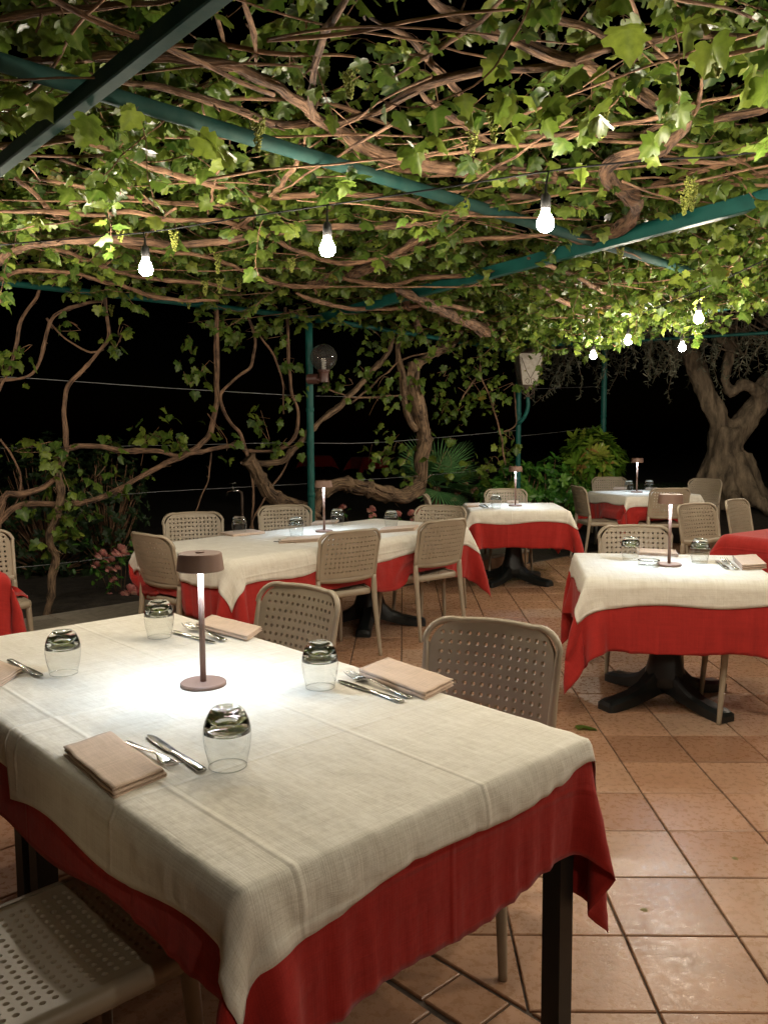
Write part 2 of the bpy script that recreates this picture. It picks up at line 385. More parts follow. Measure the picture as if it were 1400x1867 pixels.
# ------------------------------------------------------------------ chair
def perforated(mapf, nx, ny, hole, mb, thick, keep=lambda i, j: True, seg=8):
    """grid of nx*ny cells with round conical holes; mapf(s,t,h)->point, s,t in cells, h 0 front, 1 back"""
    V = {}
    vs = []; fs = []
    def vid(key, p):
        if key not in V: V[key] = len(vs); vs.append(p)
        return V[key]
    per = [(1, .5), (1, 1), (.5, 1), (0, 1), (0, .5), (0, 0), (.5, 0), (1, 0)]
    for i in range(nx):
        for j in range(ny):
            O = [[vid((2 * i + int(2 * a), 2 * j + int(2 * b_), h), mapf(i + a, j + b_, h)) for a, b_ in per] for h in (0, 1)]
            if not keep(i, j):
                fs.append(tuple(O[0])); fs.append(tuple(reversed(O[1]))); continue
            R = []
            for h, rr in ((0, hole), (.3, hole * .76), (1, hole * .66)):
                R.append([vid((i, j, 'h', h, k), mapf(i + .5 + rr * math.cos(PI * k / 4), j + .5 + rr * math.sin(PI * k / 4), h)) for k in range(8)])
            for k in range(8):
                q = (k + 1) % 8
                fs.append((O[0][k], O[0][q], R[0][q], R[0][k])); fs.append((O[1][q], O[1][k], R[2][k], R[2][q]))
                fs.append((R[0][k], R[0][q], R[1][q], R[1][k])); fs.append((R[1][k], R[1][q], R[2][q], R[2][k]))
    mb.add(vs, fs)
def backpt(x, z, off=0.0):
    """point of the backrest sheet: x across, z height; off = distance to the rear"""
    t = (z - .53) / .33; y = -.225 - .075 * t - .012 * t * t
    y += .045 * (x / .225) ** 2 * (.6 + .4 * t)          # wraps forward at the sides
    n = Vector((-.09 * x / .225 * 2.2, 1, .26)).normalized()
    return Vector((x, y, z)) - n * off
def outline(x, z):                       # clamp into the backrest outline: rounded top corners, slightly bowed
    hw = .205 + .012 * (z - .53) / .33; zt = .853 - .012 * (x / .2) ** 2; zb = .553 - .0 * x
    R = .075; x = max(-hw, min(hw, x)); z = max(zb, min(zt, z))
    cxx, czz = hw - R, zt - R
    if abs(x) > cxx and z > czz:
        dx, dz = abs(x) - cxx, z - czz; d = math.hypot(dx, dz)
        if d > R: x = math.copysign(cxx + dx / d * R, x); z = czz + dz / d * R
    return x, z
def make_chair_meshes():
    D = {}
    nx, ny = 15, 10; mb = MB()
    def mp(s, t, h):
        x = (s / nx - .5) * .440; z = .545 + t / ny * .315; x, z = outline(x, z)
        return backpt(x, z, h * .015)
    def keep(i, j):
        x = ((i + .5) / nx - .5) * .440; z = .545 + (j + .5) / ny * .315; X, Z = outline(x, z)
        hw = .205 + .012 * (z - .53) / .33; inn = (abs(x) < hw - .012) and j > 0
        cx, cz = hw - .075, .78
        if abs(x) > cx and z > cz and math.hypot(abs(x) - cx, z - cz) > .062: inn = False
        if z > .842: inn = False
        return inn
    perforated(mp, nx, ny, .265, mb, .011, keep); D['backrest'] = mb.mesh('backrest', m_plastic, True); sharp(D['backrest'], 50)
    # rim of the back: an arch, plus the lower cross band
    mb = MB(); pts = []
    for z in np.linspace(.535, .775, 7): pts.append((-.216 - .012 * (z - .53) / .33, z))
    for a in np.linspace(PI, PI / 2, 7)[1:]: pts.append((-.153 + .078 * math.cos(a), .781 + .074 * math.sin(a)))
    for x in np.linspace(-.12, .12, 7): pts.append((x, .857 - .012 * (x / .2) ** 2))
    for a in np.linspace(PI / 2, 0, 7): pts.append((.153 + .078 * math.cos(a), .781 + .074 * math.sin(a)))
    for z in np.linspace(.775, .535, 7)[0:]: pts.append((.216 + .012 * (z - .53) / .33, z))
    P = [backpt(x, z, .006) for x, z in pts]; n = len(P)
    rad = [.0115 if abs(q[0]) < .14 or q[1] > .8 else .0115 + .004 * max(0, (.78 - q[1]) / .25) for q in pts]
    mb.tube(P, rad, 8)
    P = [backpt(x, .545 - .012 * (1 - (x / .21) ** 2), .004) for x in np.linspace(-.214, .214, 11)]
    vs = []; fs = []
    for p in P: 
        for dy, dz in ((.009, .022), (.012, 0), (.006, -.02), (-.007, -.02), (-.012, 0), (-.008, .022)): vs.append(p + Vector((0, dy, dz)))
    for i in range(10): fs += [(i * 6 + k, i * 6 + (k + 1) % 6, i * 6 + 6 + (k + 1) % 6, i * 6 + 6 + k) for k in range(6)]
    mb.add(vs, fs); D['back_frame'] = mb.mesh('back_frame', m_plastic)
    # seat: perforated panel with rolled rim
    mb = MB(); nx = ny = 17
    def smp(s, t, h):
        u = s / nx - .5; v = t / ny - .5; hw = .208 + .014 * (v + .5) ; x = u * 2 * hw * .93; y = .005 + v * .400
        z = .452 - .012 * math.cos(u * PI) * math.cos(v * PI * .9) + .004 * v
        return Vector((x, y, z - h * .012))
    perforated(smp, nx, ny, .29, mb, .012, lambda i, j: not (j == 0 or j == ny - 1 or i in (0, nx - 1))); D['seat'] = mb.mesh('seat', m_plastic, True); sharp(D['seat'], 50)
    mb = MB(); prof = [(0, .0), (.012, .001), (.022, -.006), (.026, -.02), (.023, -.04), (.012, -.042), (.008, -.014)]
    ring = []; hw0, hw1 = .1935, .2065
    def rr(x0, x1, y, sx, sy, k): pass
    loop = []
    for a in range(24):
        t = 2 * PI * a / 24; c, s_ = math.cos(t), math.sin(t)
        e = .22; px = math.copysign(abs(c) ** e, c); py = math.copysign(abs(s_) ** e, s_)
        v = (py + 1) / 2; loop.append((px * (.193 + .0135 * v), .005 + py * .200, c, s_))
    vs = []; fs = []; np_ = len(prof)
    for x, y, c, s_ in loop:
        for o, z in prof: vs.append((x + c * o, y + s_ * o, .4535 + z + .002))
    for i in range(24): fs += [(i * np_ + k, ((i + 1) % 24) * np_ + k, ((i + 1) % 24) * np_ + k + 1, i * np_ + k + 1) for k in range(np_ - 1)]
    mb.add(vs, fs); D['seat_frame'] = mb.mesh('seat_frame', m_plastic)
    for sx in (-1, 1):
        mb = MB(); a, b_ = backpt(sx * .216, .545, .006), Vector((sx * .213, -.215, .435))
        pts, rad = spline([a, b_ + Vector((sx * .003, .004, .03)), Vector((sx * .216, -.225, .33)), Vector((sx * .224, -.268, .02)), Vector((sx * .2245, -.27, 0))], .06, [.0155, .0205, .018, .0125, .0125])
        mb.tube(pts, rad, 10); D['rear%d' % sx] = mb.mesh('leg', m_plastic)
        mb = MB(); pts, rad = spline([(sx * .198, .188, .44), (sx * .206, .196, .3), (sx * .222, .215, .02), (sx * .2225, .2155, 0)], .08, [.0205, .0175, .0125, .0125])
        mb.tube(pts, rad, 10); D['front%d' % sx] = mb.mesh('leg', m_plastic)
    return D
CH = make_chair_meshes(); CHAIRS = []
def chair(bx, by, deg, label, group):
    """bx,by = where the middle of the top rail stands; deg = heading of the sitter"""
    a = math.radians(deg); fx, fy = math.cos(a), math.sin(a); CHAIRS.append((bx + .30 * fx, by + .30 * fy, a - PI / 2))
    t = thing('plastic_chair', label, 'chair', (bx + .30 * fx, by + .30 * fy, 0), a - PI / 2, group)
    for nm, key in (('backrest', 'backrest'), ('back_frame', 'back_frame'), ('seat', 'seat'), ('seat_frame', 'seat_frame'), ('leg', 'rear-1'), ('leg', 'rear1'), ('leg', 'front-1'), ('leg', 'front1')):
        o = bpy.data.objects.new(nm, CH[key]); COL.objects.link(o); o.parent = t
    return t
GC = 'taupe perforated chairs round the tables'
sc = Vector((-.712, 1.602))
chair(sc.x - .30 * .695, sc.y - .30 * .719, 46, 'taupe chair at bottom left with only its dotted seat showing under the red cloth', GC)
chair(.30, 2.72, 243, 'taupe chair backed by floor tiles, nearest whole backrest, right of the nearest table', GC)
chair(-.40, 3.36, 230, 'taupe chair tucked in at the nearest table, between it and the long middle table', GC)
chair(-2.78, 5.35, -52, 'taupe chair cut by the left edge behind a red cloth', GC)
chair(-1.60, 5.18, 48, 'taupe chair turned sideways at the left end of the long middle table', GC)
chair(-1.67, 6.62, -70, 'taupe chair behind the left end of the long middle table', GC)
chair(-1.03, 7.25, -72, 'taupe chair behind the long middle table, in front of the twisted vine and tap', GC)
chair(.33, 7.15, 246, 'taupe chair at the far right end of the long middle table', GC)
chair(-.315, 5.34, 127, 'taupe chair seen from behind at the middle of the long table', GC)
chair(.31, 5.98, 131, 'taupe chair seen from behind at the right of the long table, floor showing under it', GC)
chair(1.12, 9.25, -90, 'taupe chair behind the white table under the iron lantern', GC)
chair(.22, 8.40, -2, 'taupe chair seen edge-on at the left of the table under the iron lantern', GC)
chair(1.52, 5.55, -97, 'taupe chair behind the brightly lit table on the right', GC)
chair(2.13, 4.32, 172, 'taupe chair outside the right edge, only its legs under the brightly lit table', GC)
chair(2.49, 7.25, -62, 'taupe chair behind the bare red table, nearer the bright table lamp', GC)
chair(2.98, 7.65, -45, 'taupe chair behind the bare red table, closest to the right edge', GC)
chair(2.93, 9.25, 98, 'taupe chair seen from behind, near side of the farthest table', GC)
chair(3.95, 11.05, 222, 'taupe chair right of the farthest table, before the olive trunk', GC)
chair(2.82, 11.6, -97, 'taupe chair behind the farthest table, before the yellow-green bush', GC)
chair(1.98, 9.70, 8, 'taupe chair seen edge-on at the left of the farthest table', GC)

# ------------------------------------------------------------------ cloths
def drape(a, b, hang, ds, seed, iters=14, steps=110, e=.012, place=None, flat=.034):
    """a,b half sizes of the table top; a square-cut cloth hanging `hang` beyond it, solved as particles joined by threads"""
    rs = np.random.RandomState(seed); obs = []
    if place:                           # chairs pushed against this table, in its own frame
        c0, c1, an = place; ca, sa = math.cos(an), math.sin(an)
        for x, y, ra in CHAIRS[1:]:
            if math.hypot(x - c0, y - c1) < a + b + 1.0: obs.append(((x - c0) * ca + (y - c1) * sa, -(x - c0) * sa + (y - c1) * ca, ra - an))
    U = np.linspace(-a - hang, a + hang, int(2 * (a + hang) / ds) + 1); Vv = np.linspace(-b - hang, b + hang, int(2 * (b + hang) / ds) + 1)
    u, v = np.meshgrid(U, Vv, indexing='ij'); P = np.stack([u, v, np.zeros_like(u)], -1)
    P[..., 2] += rs.uniform(0, .003, u.shape)
    w = np.where((np.abs(u) <= a + .002) & (np.abs(v) <= b + .002), 0., 1.)
    du = U[1] - U[0]; dv = Vv[1] - Vv[0]; P[w == 0, 2] = 0; prev = P.copy()
    lowf = [(rs.uniform(-1, 1, 2) * 7, rs.uniform(0, 6.28)) for _ in range(6)]
    wind = sum(np.sin(u * k[0] + v * k[1] + ph) for k, ph in lowf)[..., None] * np.stack([u, v, 0 * u], -1) * .55
    def con(A, B, wA, wB, L0, k=1.):
        d = B - A; l = np.sqrt((d * d).sum(-1)) + 1e-9; ws = wA + wB + 1e-9
        c = (k * (l - L0) / l / ws)[..., None] * d; A += c * wA[..., None]; B -= c * wB[..., None]
    dd = math.hypot(du, dv)
    for st in range(steps):
        vel = (P - prev) * .965; prev = P.copy(); P += vel * w[..., None]; P[..., 2] -= w * 9.8 / 3600
        if st < 70: P += wind * w[..., None] / 3600
        for it in range(iters):
            for o in (0, 1):
                A, B = P[o:-1:2], P[o + 1::2]; k = min(len(A), len(B)); con(A[:k], B[:k], w[o:-1:2][:k], w[o + 1::2][:k], du)
                A, B = P[:, o:-1:2], P[:, o + 1::2]; k = min(A.shape[1], B.shape[1]); con(A[:, :k], B[:, :k], w[:, o:-1:2][:, :k], w[:, o + 1::2][:, :k], dv)
            if it % 2 == 0:
                for o in (0, 1):
                    for q in (0, 1):
                        r0 = P[o:-1:2, q:-1:2]; r1 = P[o + 1::2, q + 1::2]; k0, k1 = min(r0.shape[0], r1.shape[0]), min(r0.shape[1], r1.shape[1])
                        con(r0[:k0, :k1], r1[:k0, :k1], w[o:-1:2, q:-1:2][:k0, :k1], w[o + 1::2, q + 1::2][:k0, :k1], dd, .35)
                        r0 = P[o + 1::2, q:-1:2]; r1 = P[o:-1:2, q + 1::2]; k0, k1 = min(r0.shape[0], r1.shape[0]), min(r0.shape[1], r1.shape[1])
                        con(r0[:k0, :k1], r1[:k0, :k1], w[o + 1::2, q:-1:2][:k0, :k1], w[o:-1:2, q + 1::2][:k0, :k1], dd, .35)
            if it % 4 == 1:            # bending: keep threads that skip two apart
                for s_ in range(4):
                    A, B = P[s_:-4:4], P[s_ + 4::4]; k = min(len(A), len(B)); d = B[:k] - A[:k]; l = np.sqrt((d * d).sum(-1))
                    kk = np.where(l < 4 * du * .80, .5, .03); con(A[:k], B[:k], w[s_:-4:4][:k], w[s_ + 4::4][:k], 4 * du * .97, kk)
                    A, B = P[:, s_:-4:4], P[:, s_ + 4::4]; k = min(A.shape[1], B.shape[1]); d = B[:, :k] - A[:, :k]; l = np.sqrt((d * d).sum(-1))
                    kk = np.where(l < 4 * dv * .80, .5, .03); con(A[:, :k], B[:, :k], w[:, s_:-4:4][:, :k], w[:, s_ + 4::4][:, :k], 4 * dv * .97, kk)
        lim = (P[..., 2] < -.02)         # the flaps hang nearly plumb away from the corners
        m1 = lim & (np.abs(u) < a - .05) & (np.abs(v) > b); P[..., 1] = np.where(m1, np.clip(P[..., 1], -b - flat, b + flat), P[..., 1])
        m2 = lim & (np.abs(v) < b - .05) & (np.abs(u) > a); P[..., 0] = np.where(m2, np.clip(P[..., 0], -a - flat, a + flat), P[..., 0])
        for ox, oy, oa in obs:
            c_, s_ = math.cos(oa), math.sin(oa); lx = (P[..., 0] - ox) * c_ + (P[..., 1] - oy) * s_; ly = -(P[..., 0] - ox) * s_ + (P[..., 1] - oy) * c_; zz = P[..., 2] + .742
            seat = (w > 0) & (np.abs(lx) < .235) & (np.abs(ly) < .225) & (zz < .470) & (zz > .38); P[..., 2] = np.where(seat, .470 - .742, P[..., 2])
            yb = -.185 - np.maximum(0, zz - .53) * .25; bk = (w > 0) & (np.abs(lx) < .25) & (ly < yb) & (ly > yb - .16) & (zz > .38)
            dy = np.where(bk, yb - ly, 0); P[..., 0] -= dy * s_; P[..., 1] += dy * c_
        ins = (P[..., 2] < -.0005) & (np.abs(P[..., 0]) < a + e) & (np.abs(P[..., 1]) < b + e) & (w > 0)
        px, py = a + e - np.abs(P[..., 0]), b + e - np.abs(P[..., 1])
        mx_ = ins & (px <= py); my_ = ins & (py < px)
        P[..., 0] = np.where(mx_, np.sign(P[..., 0]) * (a + e), P[..., 0]); P[..., 1] = np.where(my_, np.sign(P[..., 1]) * (b + e), P[..., 1])
    return U, Vv, P
def samp(D, u, v, off):
    U, Vv, P = D; x = (u - U[0]) / (U[1] - U[0]); y = (v - Vv[0]) / (Vv[1] - Vv[0])
    i = np.clip(np.floor(x).astype(int), 0, len(U) - 2); j = np.clip(np.floor(y).astype(int), 0, len(Vv) - 2)
    fx = np.clip(x - i, 0, 1)[..., None]; fy = np.clip(y - j, 0, 1)[..., None]
    Q = P + off * D_n(D)
    return Q[i, j] * (1 - fx) * (1 - fy) + Q[i + 1, j] * fx * (1 - fy) + Q[i, j + 1] * (1 - fx) * fy + Q[i + 1, j + 1] * fx * fy
def D_n(D):
    P = D[2]; gu = np.gradient(P, axis=0); gv = np.gradient(P, axis=1); n = np.cross(gu, gv)
    n /= np.sqrt((n * n).sum(-1))[..., None] + 1e-9
    return n
def cloth_obj(name, D, M, c, deg, z, off, rect=None, skew=0, ds=.012, thick=.0016, hem=0.0, seed=0, lift=None):
    a_ = math.radians(deg)
    U, Vv, P = D
    if rect is None: rect = (U[0], U[-1], Vv[0], Vv[-1])
    nu = max(4, int((rect[1] - rect[0]) / ds)); nv = max(4, int((rect[3] - rect[2]) / ds))
    uu, vv = np.meshgrid(np.linspace(rect[0], rect[1], nu), np.linspace(rect[2], rect[3], nv), indexing='ij')
    cu_, cv_ = (rect[0] + rect[1]) / 2, (rect[2] + rect[3]) / 2; s = math.sin(math.radians(skew)); k = math.cos(math.radians(skew))
    us = cu_ + (uu - cu_) * k - (vv - cv_) * s; vs_ = cv_ + (uu - cu_) * s + (vv - cv_) * k
    if hem:                             # the hem is not cut dead straight
        ph = seed * 1.7; su = (uu - cu_) / (rect[1] - rect[0]) * 2; sv = (vv - cv_) / (rect[3] - rect[2]) * 2
        us = us + hem * np.sin(vv * 11 + ph) * su ** 5; vs_ = vs_ + hem * np.sin(uu * 9.5 + ph * 2) * sv ** 5
    X = samp(D, us, vs_, off)
    if lift is not None: X[..., 2] += lift(us, vs_)
    mb = MB(); idx = lambda i, j: i * nv + j
    vs = [tuple(q) for q in X.reshape(-1, 3)]; uv = [(float(p), float(q)) for p, q in zip(us.ravel(), vs_.ravel())]
    k_ = max(1, round(.016 / ds)); mb.add(vs, [(idx(i, j), idx(i + 1, j), idx(i + 1, j + 1), idx(i, j + 1)) for i in range(nu - 1) for j in range(nv - 1)], uv)
    mb.a = [1.0 if (i < k_ or j < k_ or i >= nu - 1 - k_ or j >= nv - 1 - k_) else 0.0 for i in range(nu - 1) for j in range(nv - 1)]
    o = mb.build(name, M, attr='hem'); o.location = (c[0], c[1], z); o.rotation_euler = (0, 0, a_)
    md = o.modifiers.new('thick', 'SOLIDIFY'); md.thickness = thick; md.offset = 1
    return o
TZ = .742
def pedestal(t, x, y, rz=0, scale=1.0):
    """cast black column with four splayed feet, in the table's own frame"""
    b = MB(); R = Matrix.Translation((x, y, 0)) @ Matrix.Rotation(rz, 4, 'Z')
    prof = [(.0, .70), (.075, .70), (.070, .66), (.074, .5), (.082, .3), (.095, .22), (.115, .15), (.12, .10), (.09, .06), (0, .055)]
    vs = []; n = 16
    for r, z in prof:
        for i in range(n):
            an = 2 * PI * i / n; k = 1 + .10 * math.cos(4 * an) * (z < .6); vs.append(R @ Vector((r * k * math.cos(an), r * k * math.sin(an), z)))
    b.add(vs, [(j * n + (i + 1) % n, j * n + i, (j + 1) * n + i, (j + 1) * n + (i + 1) % n) for j in range(len(prof) - 1) for i in range(n)])
    b.build('column', m_black, t)
    for k in range(4):
        an = PI / 2 * k; b = MB(); A = R @ Matrix.Rotation(an, 4, 'Z'); vs = []
        for s, hw, zt, zb in ((.02, .050, .26, .06), (.09, .050, .185, .05), (.17, .046, .115, .028), (.25, .046, .082, .012), (.33, .050, .066, .002), (.40, .056, .058, 0), (.425, .052, .050, 0), (.432, .045, .030, 0)):
            vs += [A @ Vector((s, yy * hw, zz)) for yy, zz in ((-1, zb), (-1, zt * .72 + zb * .28), (-.62, zt), (.62, zt), (1, zt * .72 + zb * .28), (1, zb))]
        fs = [(i * 6 + j, i * 6 + (j + 1) % 6, i * 6 + 6 + (j + 1) % 6, i * 6 + 6 + j) for i in range(7) for j in range(6)] + [(0, 1, 2, 3, 4, 5), tuple(reversed(range(42, 48)))]
        b.add(vs, fs); b.build('foot', m_black, t, True, auto=38)
def top(t, a, b_, parts=1):
    for k in range(parts):
        m_ = MB(); x0 = -a + 2 * a * k / parts; m_.box(x0 + (.024 if k == 0 else .002), x0 + 2 * a / parts - (.024 if k == parts - 1 else .002), -b_ + .024, b_ - .024, TZ - .040, TZ - .009, .008); m_.build('tabletop', m_wood, t)
GT = 'restaurant tables'; GR = 'red undercloths'; GW = 'cream top cloths'
# A: the nearest, two square tables pushed together
Ac, Adeg, Aa, Ab = (-.63, 2.36), 134, 1.03, .485
tA = thing('dining_table', 'nearest long table with square black post legs under red and cream cloths', 'table', (*Ac, 0), math.radians(Adeg), GT)
top(tA, Aa, Ab, 2)
for x in (-Aa + .045, -.05, .05, Aa - .045):
    for y in (-Ab + .045, Ab - .045):
        b = MB(); w = .026; b.box(x - w, x + w, y - w, y + w, 0, TZ - .034, .008); b.build('leg', m_blackwood, tA, False)
DA = drape(Aa, Ab, .42, .026, 3, place=(*Ac, math.radians(Adeg)), flat=.05)
o = cloth_obj('red_tablecloth', DA, m_red, Ac, Adeg, TZ, 0, (-Aa - .265, Aa + .34, -Ab - .27, Ab + .235), 3.8, .016, hem=.012, seed=1); tag(o, 'red undercloth of the nearest table with its corner hanging over the floor tiles', 'tablecloth', GR)
o = cloth_obj('cream_tablecloth', DA, m_white, Ac, Adeg, TZ, .0045, (-.14, Aa + .15, -Ab - .13, Ab + .10), .6, .012, hem=.010, seed=5); tag(o, 'cream cloth on the far half of the nearest table, tucked under the nearer cloth', 'tablecloth', GW)
o = cloth_obj('cream_tablecloth', DA, m_white, Ac, Adeg, TZ, .0085, (-Aa - .075, .005, -Ab - .06, Ab + .115), 3.0, .010, hem=.014, seed=2); tag(o, 'nearest cream linen cloth with its corner hanging low at the bottom of the photo', 'tablecloth', GW)
# B: long middle table
Bc, Bdeg, Ba, Bb = (-.615, 6.005), 50, 1.17, .50
tB = thing('dining_table', 'long table in the middle on two black pedestals, before the green pole', 'table', (*Bc, 0), math.radians(Bdeg), GT)
top(tB, Ba, Bb, 2); pedestal(tB, -.52, 0, .75); pedestal(tB, .55, 0, .62)
DB = drape(Ba, Bb, .36, .034, 11, place=(*Bc, math.radians(Bdeg)))
o = cloth_obj('red_tablecloth', DB, m_red, Bc, Bdeg, TZ, 0, None, 0, .025, hem=.010, seed=3); tag(o, 'red undercloth of the long middle table, hanging behind two chairs', 'tablecloth', GR)
o = cloth_obj('cream_tablecloth', DB, m_white, Bc, Bdeg, TZ, .005, (-.54, Ba + .15, -Bb - .13, Bb + .14), .5, .022, hem=.008, seed=4); tag(o, 'cream cloth on the lamp side of the long middle table', 'tablecloth', GW)
o = cloth_obj('cream_tablecloth', DB, m_white, Bc, Bdeg, TZ, .0095, (-Ba - .15, -.44, -Bb - .13, Bb + .14), -.8, .022, hem=.008, seed=6); tag(o, 'cream cloth on the left end of the long middle table, corner pointing down', 'tablecloth', GW)
def square_table(c, deg, a, b_, tl, rl, wl, seed, ped=.78, white=True, lamp=True, parts=1, ds=.034, hw=.105, sk=1.0, hang=.34):
    t = thing('dining_table', tl, 'table', (*c, 0), math.radians(deg), GT); top(t, a, b_, parts); pedestal(t, 0, 0, ped)
    D = drape(a, b_, hang, ds, seed, place=(*c, math.radians(deg)), flat=.05)
    o = cloth_obj('red_tablecloth', D, m_red, c, deg, TZ, 0, None, 0, ds * .7, hem=.012, seed=seed); tag(o, rl, 'tablecloth', GR)
    if white: o = cloth_obj('cream_tablecloth', D, m_white, c, deg, TZ, .005, (-a - hw, a + hw, -b_ - hw, b_ + hw), sk, ds * .6, hem=.010, seed=seed + 3); tag(o, wl, 'tablecloth', GW)
    return D
Cc = (1.44, 4.58)
square_table(Cc, -7.5, .465, .46, 'square table on a black four-footed pedestal at the right edge', 'red undercloth of the right-hand lit table, corner hanging at its left', 'cream cloth washed white by the lamp on the right-hand table', 21, .62, ds=.028, sk=1.6)
square_table((1.09, 8.30), 0, .46, .45, 'square table on a black pedestal, under the iron lantern', 'red undercloth of the table under the iron lantern', 'cream cloth of the table under the iron lantern', 33, .85)
square_table((2.86, 10.1), 15, .47, .47, 'farthest square table, before the yellow-green bush', 'red undercloth of the farthest table, before the bush', 'cream cloth of the farthest table, before the bush', 44, .8, sk=2)
square_table((3.36, 6.27), 37, 1.05, .47, 'table at the right edge with a bare red cloth', 'plain red cloth on the table at the right edge, nothing laid on it', '', 55, .8, white=False, parts=2, ds=.04)
square_table((-2.83, 4.55), 130, .55, .47, 'table at the left edge hidden by its red cloth', 'red cloth falling at the left edge beside the nearest table', '', 66, .8, white=False, hang=.36)

# ------------------------------------------------------------------ table lamps
def lamp_meshes():
    D = {}; b = MB(); b.lathe([(0, 0), (.063, 0), (.065, .003), (.065, .009), (.062, .012), (.012, .0125), (.0, .0125)], 40); D['base'] = b.mesh('base', m_lampm); sharp(D['base'], 35)
    b = MB(); b.lathe([(.0085, .0126), (.0085, .345)], 16); D['stem'] = b.mesh('stem', m_lampm)
    b = MB(); b.lathe([(0, .3802), (.0585, .3802), (.0605, .378), (.066, .333), (.0648, .331), (.0635, .333), (.058, .368), (0, .3685)], 48); D['shade'] = b.mesh('lamp_shade', m_lampm); sharp(D['shade'], 35)
    b = MB(); b.lathe([(.012, .3545), (.034, .3545), (.034, .3575), (.012, .3575)], 24, close=False); D['led'] = b.mesh('led_ring', m_led, False)
    b = MB(); b.lathe([(0, .3835), (.011, .3835), (.012, .3805), (.0, .3803)], 16); D['button'] = b.mesh('switch_button', m_lampm)
    return D
LM = lamp_meshes()
def table_lamp(x, y, label, k=1.0, rz=0):
    t = thing('table_lamp', label, 'table lamp', (x, y, TZ + .0085), rz, 'brown mushroom table lamps'); t.scale = (k, k, k)
    for nm, key in (('base', 'base'), ('stem', 'stem'), ('lamp_shade', 'shade'), ('led_ring', 'led'), ('switch_button', 'button')):
        o = bpy.data.objects.new(nm, LM[key]); COL.objects.link(o); o.parent = t
table_lamp(-.58, 2.371, 'brown table lamp standing on the nearest table', 1.02)
table_lamp(-.586, 6.20, 'brown table lamp on the long middle table before the green pole', 1.0)
table_lamp(1.442, 4.564, 'brown table lamp on the right-hand table between two tumblers', 1.02)
table_lamp(1.108, 8.33, 'brown table lamp on the table under the iron lantern', 1.03)
table_lamp(2.80, 10.15, 'brown table lamp on the farthest table', 1.08)

# ------------------------------------------------------------------ glasses, cutlery, napkins
def tumbler_meshes():
    b = MB()   # standing upside down: rim below, heavy base on top
    b.lathe([(.0375, 0), (.0395, .012), (.0455, .04), (.0478, .062), (.0474, .072)], 40, close=False); w = b.mesh('glass_wall', m_glass)
    b = MB(); b.lathe([(.0373, .0), (.0379, .0008), (.0373, .0016), (.0367, .0008), (.0373, .0)], 40, close=False); rim = b.mesh('rim', m_thick)
    b = MB(); b.lathe([(0, .098), (.012, .0975), (.024, .0945), (.034, .0885), (.0415, .080), (.0466, .0722), (.0474, .0722), (.0462, .083), (.0425, .096), (.0375, .107), (.032, .1155), (.027, .1195), (.021, .1205), (.014, .117), (0, .115)], 40); base = b.mesh('glass_base', m_thick)
    return w, base, rim
TW, TBs, TR = tumbler_meshes()
def tumbler(x, y, label, k=1.0):
    t = thing('tumbler', label, 'glass', (x, y, TZ + .010), random.uniform(0, 6), 'upturned glass tumblers'); t.scale = (k, k, k)
    for nm, me in (('glass_wall', TW), ('glass_base', TBs), ('rim', TR)):
        o = bpy.data.objects.new(nm, me); COL.objects.link(o); o.parent = t
for x, y, lb in ((-.385, 1.775, 'upturned tumbler closest to the camera, right of the nearest knife'), (-.239, 2.35, 'upturned tumbler on the nearest table beside the right-hand folded napkin'),
                 (-.875, 2.95, 'upturned tumbler on the nearest table in the far corner behind the lamp'), (-1.036, 2.49, 'upturned tumbler on the nearest table at its left end'),
                 (-1.183, 6.03, 'upturned tumbler on the left end of the long middle table'), (-.759, 5.93, 'upturned tumbler at the seam of the long middle table, left of its lamp'),
                 (-.517, 6.60, 'upturned tumbler just right behind the lamp of the long middle table'), (-.092, 6.42, 'upturned tumbler at the right end of the long middle table'),
                 (1.285, 4.76, 'upturned tumbler left of the lamp on the right-hand table'), (1.640, 4.66, 'upturned tumbler right of the lamp on the right-hand table'),
                 (.89, 8.08, 'upturned tumbler on the table under the iron lantern'), (2.74, 10.28, 'upturned tumbler left of the lamp on the farthest table'), (3.0, 10.33, 'upturned tumbler right of the lamp on the farthest table')):
    tumbler(x, y, lb, 1.1 if y < 5 else 1.12)
b = MB(); b.lathe([(.050, .001), (.056, .008), (.057, .034)], 36, close=False); b.lathe([(.050, .034), (.049, .010), (0, .008)], 36, close=False); n0 = len(b.f); b.lathe([(.0575, .033), (.0575, .036), (.0535, .037), (.0495, .036), (.0495, .033), (.0575, .033)], 36, close=False)
for k in range(n0, len(b.f)): b.mi[k] = 1
tag(b.build('glass_ashtray', [m_glass, m_thick]), 'low round clear glass ashtray at the foot of the right-hand lamp', 'ashtray').location = (1.322, 4.53, TZ + .009)

